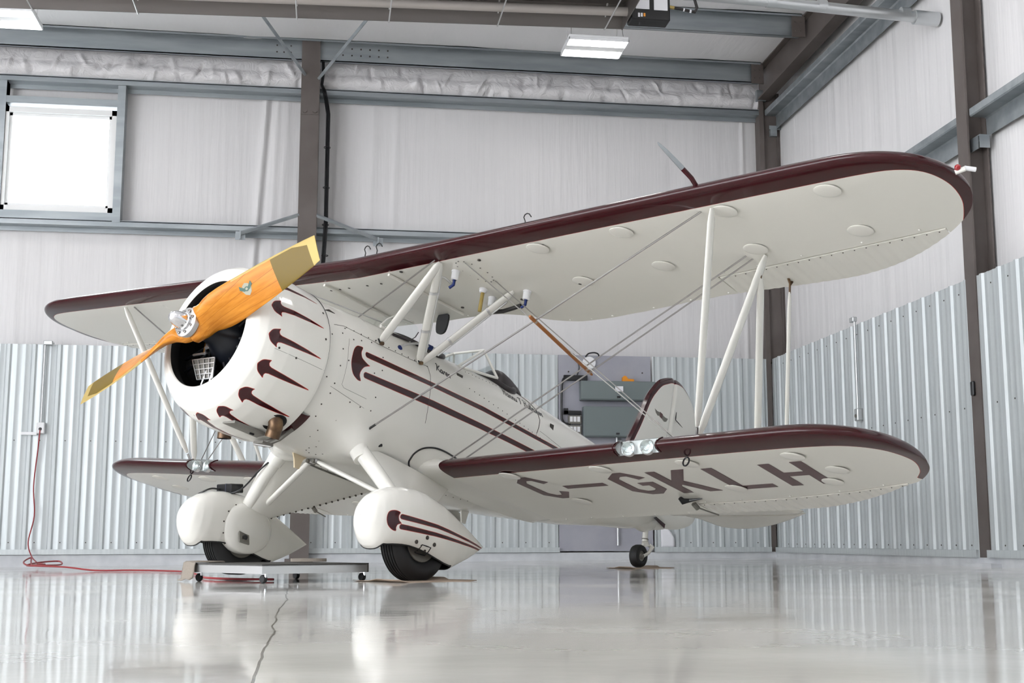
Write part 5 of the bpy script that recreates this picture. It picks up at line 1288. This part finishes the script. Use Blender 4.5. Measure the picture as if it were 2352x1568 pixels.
outlet(-3.885,1.86,2.96,(-3.885,D-.035,1.7),'b','outlet box on conduit at the left end of the ribbed back wall',True)
outlet(15.3,1.88,3.0,(W-.035,15.3,1.73),'r','outlet box on conduit on the ribbed right wall')
# backboard and what hangs on it
mb=MB(); mb.box2((3.30,D-.012,.12),(4.675,D+.01,2.945)); 
for u_ in (3.45,4.55): 
    for z in (2.7,1.6,.5): mb.disc((u_,D-.012,z),(0,-1,0),.012,.004,8,1)
o=build('plywood_backboard',mb,[M['ply'],M['screw']]); tag(o,'tall grey painted plywood board let into the ribbed back wall','board')
def cabinet(x0,x1,z0,z1,lab,dp=.16):
    t=thing('electrical_cabinet',((x0+x1)/2,D-.012-dp/2,z0),lab,'cabinet','grey electrical cabinets on the plywood board'); T=off(t.location)
    mb=MB(); mb.box2((x0,D-.012-dp,z0),(x1,D-.012,z1),bev=.006); build('case',mb,M['grey'],t,xf=T)
    mb=MB(); mb.box2((x0-.006,D-.028-dp,z0+.012),(x1+.006,D-.0125-dp,z1-.004),bev=.004); build('door',mb,M['grey'],t,xf=T)
    mb=MB(); mb.box(((x0+x1)/2-.0,D-.034-dp,z0+.045),(.05,.012,.025)); build('latch',mb,M['black'],t,xf=T)
    return t
upc=cabinet(3.605,4.70,2.275,2.555,'wide grey electrical cabinet, upper of two, on the plywood board')
cabinet(3.645,4.62,1.745,2.185,'wide grey electrical cabinet, lower of two, on the plywood board')
mb=MB(); mb.box2((4.10,D-.215,2.40),(4.215,D-.2,2.475)); build('label_plate',mb,M['paper'],upc,xf=off(upc.location),label='white label plate')
mb=MB(); mb.prism([(0,0),(.17,0),(.17,.035),(.08,.04),(.06,.075),(.03,.085),(.0,.06)],lambda p,k:(4.225+p[0],D-.14+.06*k,2.556+p[1])); o=build('orange_tool',mb,M['orange']); tag(o,'small orange tool lying on top of the upper grey cabinet','tool')
mb=MB(); mb.lathe([(0,.10),(.02,.10),(.035,.09),(.04,.0)],(3.755,D-.012,2.83),(0,-1,0),32); o=build('ceiling_router',mb,M['white_plastic']); o.name='wireless_puck'; tag(o,'round white wireless unit on the plywood board below the wooden stick','router')
solid_tube('router_cable',[(3.70,D-.03,2.92),(3.74,D-.05,2.965),(3.82,D-.06,2.98),(3.88,D-.05,2.965),(3.90,D-.04,2.93)],.011,M['black'],'short black cable looping over the round white wireless unit','cable')
mb=MB(); mb.box2((3.37,D-.07,2.565),(3.72,D-.012,2.645),bev=.006); o=build('power_strip',mb,M['black']); tag(o,'black power strip at the upper left of the plywood board','power strip')
solid_tube('power_cable',[(3.46,D-.04,2.955),(3.52,D-.05,2.95),(3.57,D-.05,2.86),(3.60,D-.05,2.76),(3.57,D-.05,2.64)],.010,M['black'],'black cable hanging from the panel top down to the power strip','cable')
solid_tube('power_cable',[(3.375,D-.045,2.60),(3.345,D-.05,2.50),(3.335,D-.05,2.2),(3.34,D-.05,2.02),(3.38,D-.05,1.95),(3.47,D-.06,1.93)],.016,M['black'],'black cable running down the left edge of the plywood board','cable')
mb=MB(); mb.box2((3.37,D-.08,2.075),(3.62,D-.012,2.125)); mb.box2((3.37,D-.08,2.075),(3.43,D-.012,2.16)); o=build('cable_tray',mb,M['black']); tag(o,'black cable tray above the white switch boxes','tray')
def switchbox(x0,x1,z0,z1,lab):
    t=thing('switch_box',((x0+x1)/2,D-.05,z0),lab,'switch box','white panelled switch boxes on the plywood board'); T=off(t.location)
    mb=MB(); mb.box2((x0,D-.07,z0),(x1,D-.012,z1),bev=.004); build('case',mb,M['plate'],t,xf=T)
    for k in range(3):
        a=x0+.02+(x1-x0-.03)*k/3; mb=MB(); mb.box2((a,D-.078,z0+.03),(a+(x1-x0-.03)/3-.012,D-.07,z1-.02)); build('switch_plate',mb,M['white_plastic'],t,xf=T)
switchbox(3.435,3.625,1.935,2.06,'white three panel switch box, upper one, beside the lower grey cabinet'); switchbox(3.435,3.625,1.79,1.915,'white three panel switch box, lower one, beside the lower grey cabinet')
mb=MB(); mb.tube([(4.15,D-.05,1.745),(4.15,D-.05,.2)],.016,10); mb.tube([(4.15,D-.05,1.70),(4.22,D-.05,1.70)],.014,8); o=build('conduit_pipe',mb,M['conduit']); tag(o,'thin conduit pipe running down from the lower grey cabinet','pipe')
mb=MB(); rows=[]
for i in range(7):
    row=[]
    for j in range(9):
        a,b=i/6,j/8; cur=max(0,a+b-1.45); row.append((4.785+.2*a-.10*cur,D-.035-.12*cur**1.2-.004*math.sin(5*b),.17+.275*b-.12*cur))
    rows.append(row)
mb.grid(rows); o=build('paper_sheet',mb,M['paper']); md=o.modifiers.new('s','SOLIDIFY'); md.thickness=.002; tag(o,'white paper sheet with a curled corner taped low on the back wall','paper')
# ------------------------------------------------------------------ light
w=bpy.data.worlds.new('sky'); sc.world=w; w.use_nodes=True
bg=w.node_tree.nodes['Background']; bg.inputs['Color'].default_value=(.93,.965,1,1); bg.inputs['Strength'].default_value=6.2
sc.view_settings.view_transform='Standard'; sc.view_settings.look='None'; sc.view_settings.gamma=1; sc.view_settings.exposure=.5
sc.cycles.use_denoising=True; sc.cycles.max_bounces=10; sc.cycles.diffuse_bounces=5; sc.cycles.glossy_bounces=5; sc.cycles.transmission_bounces=8; sc.cycles.caustics_reflective=False; sc.cycles.caustics_refractive=False
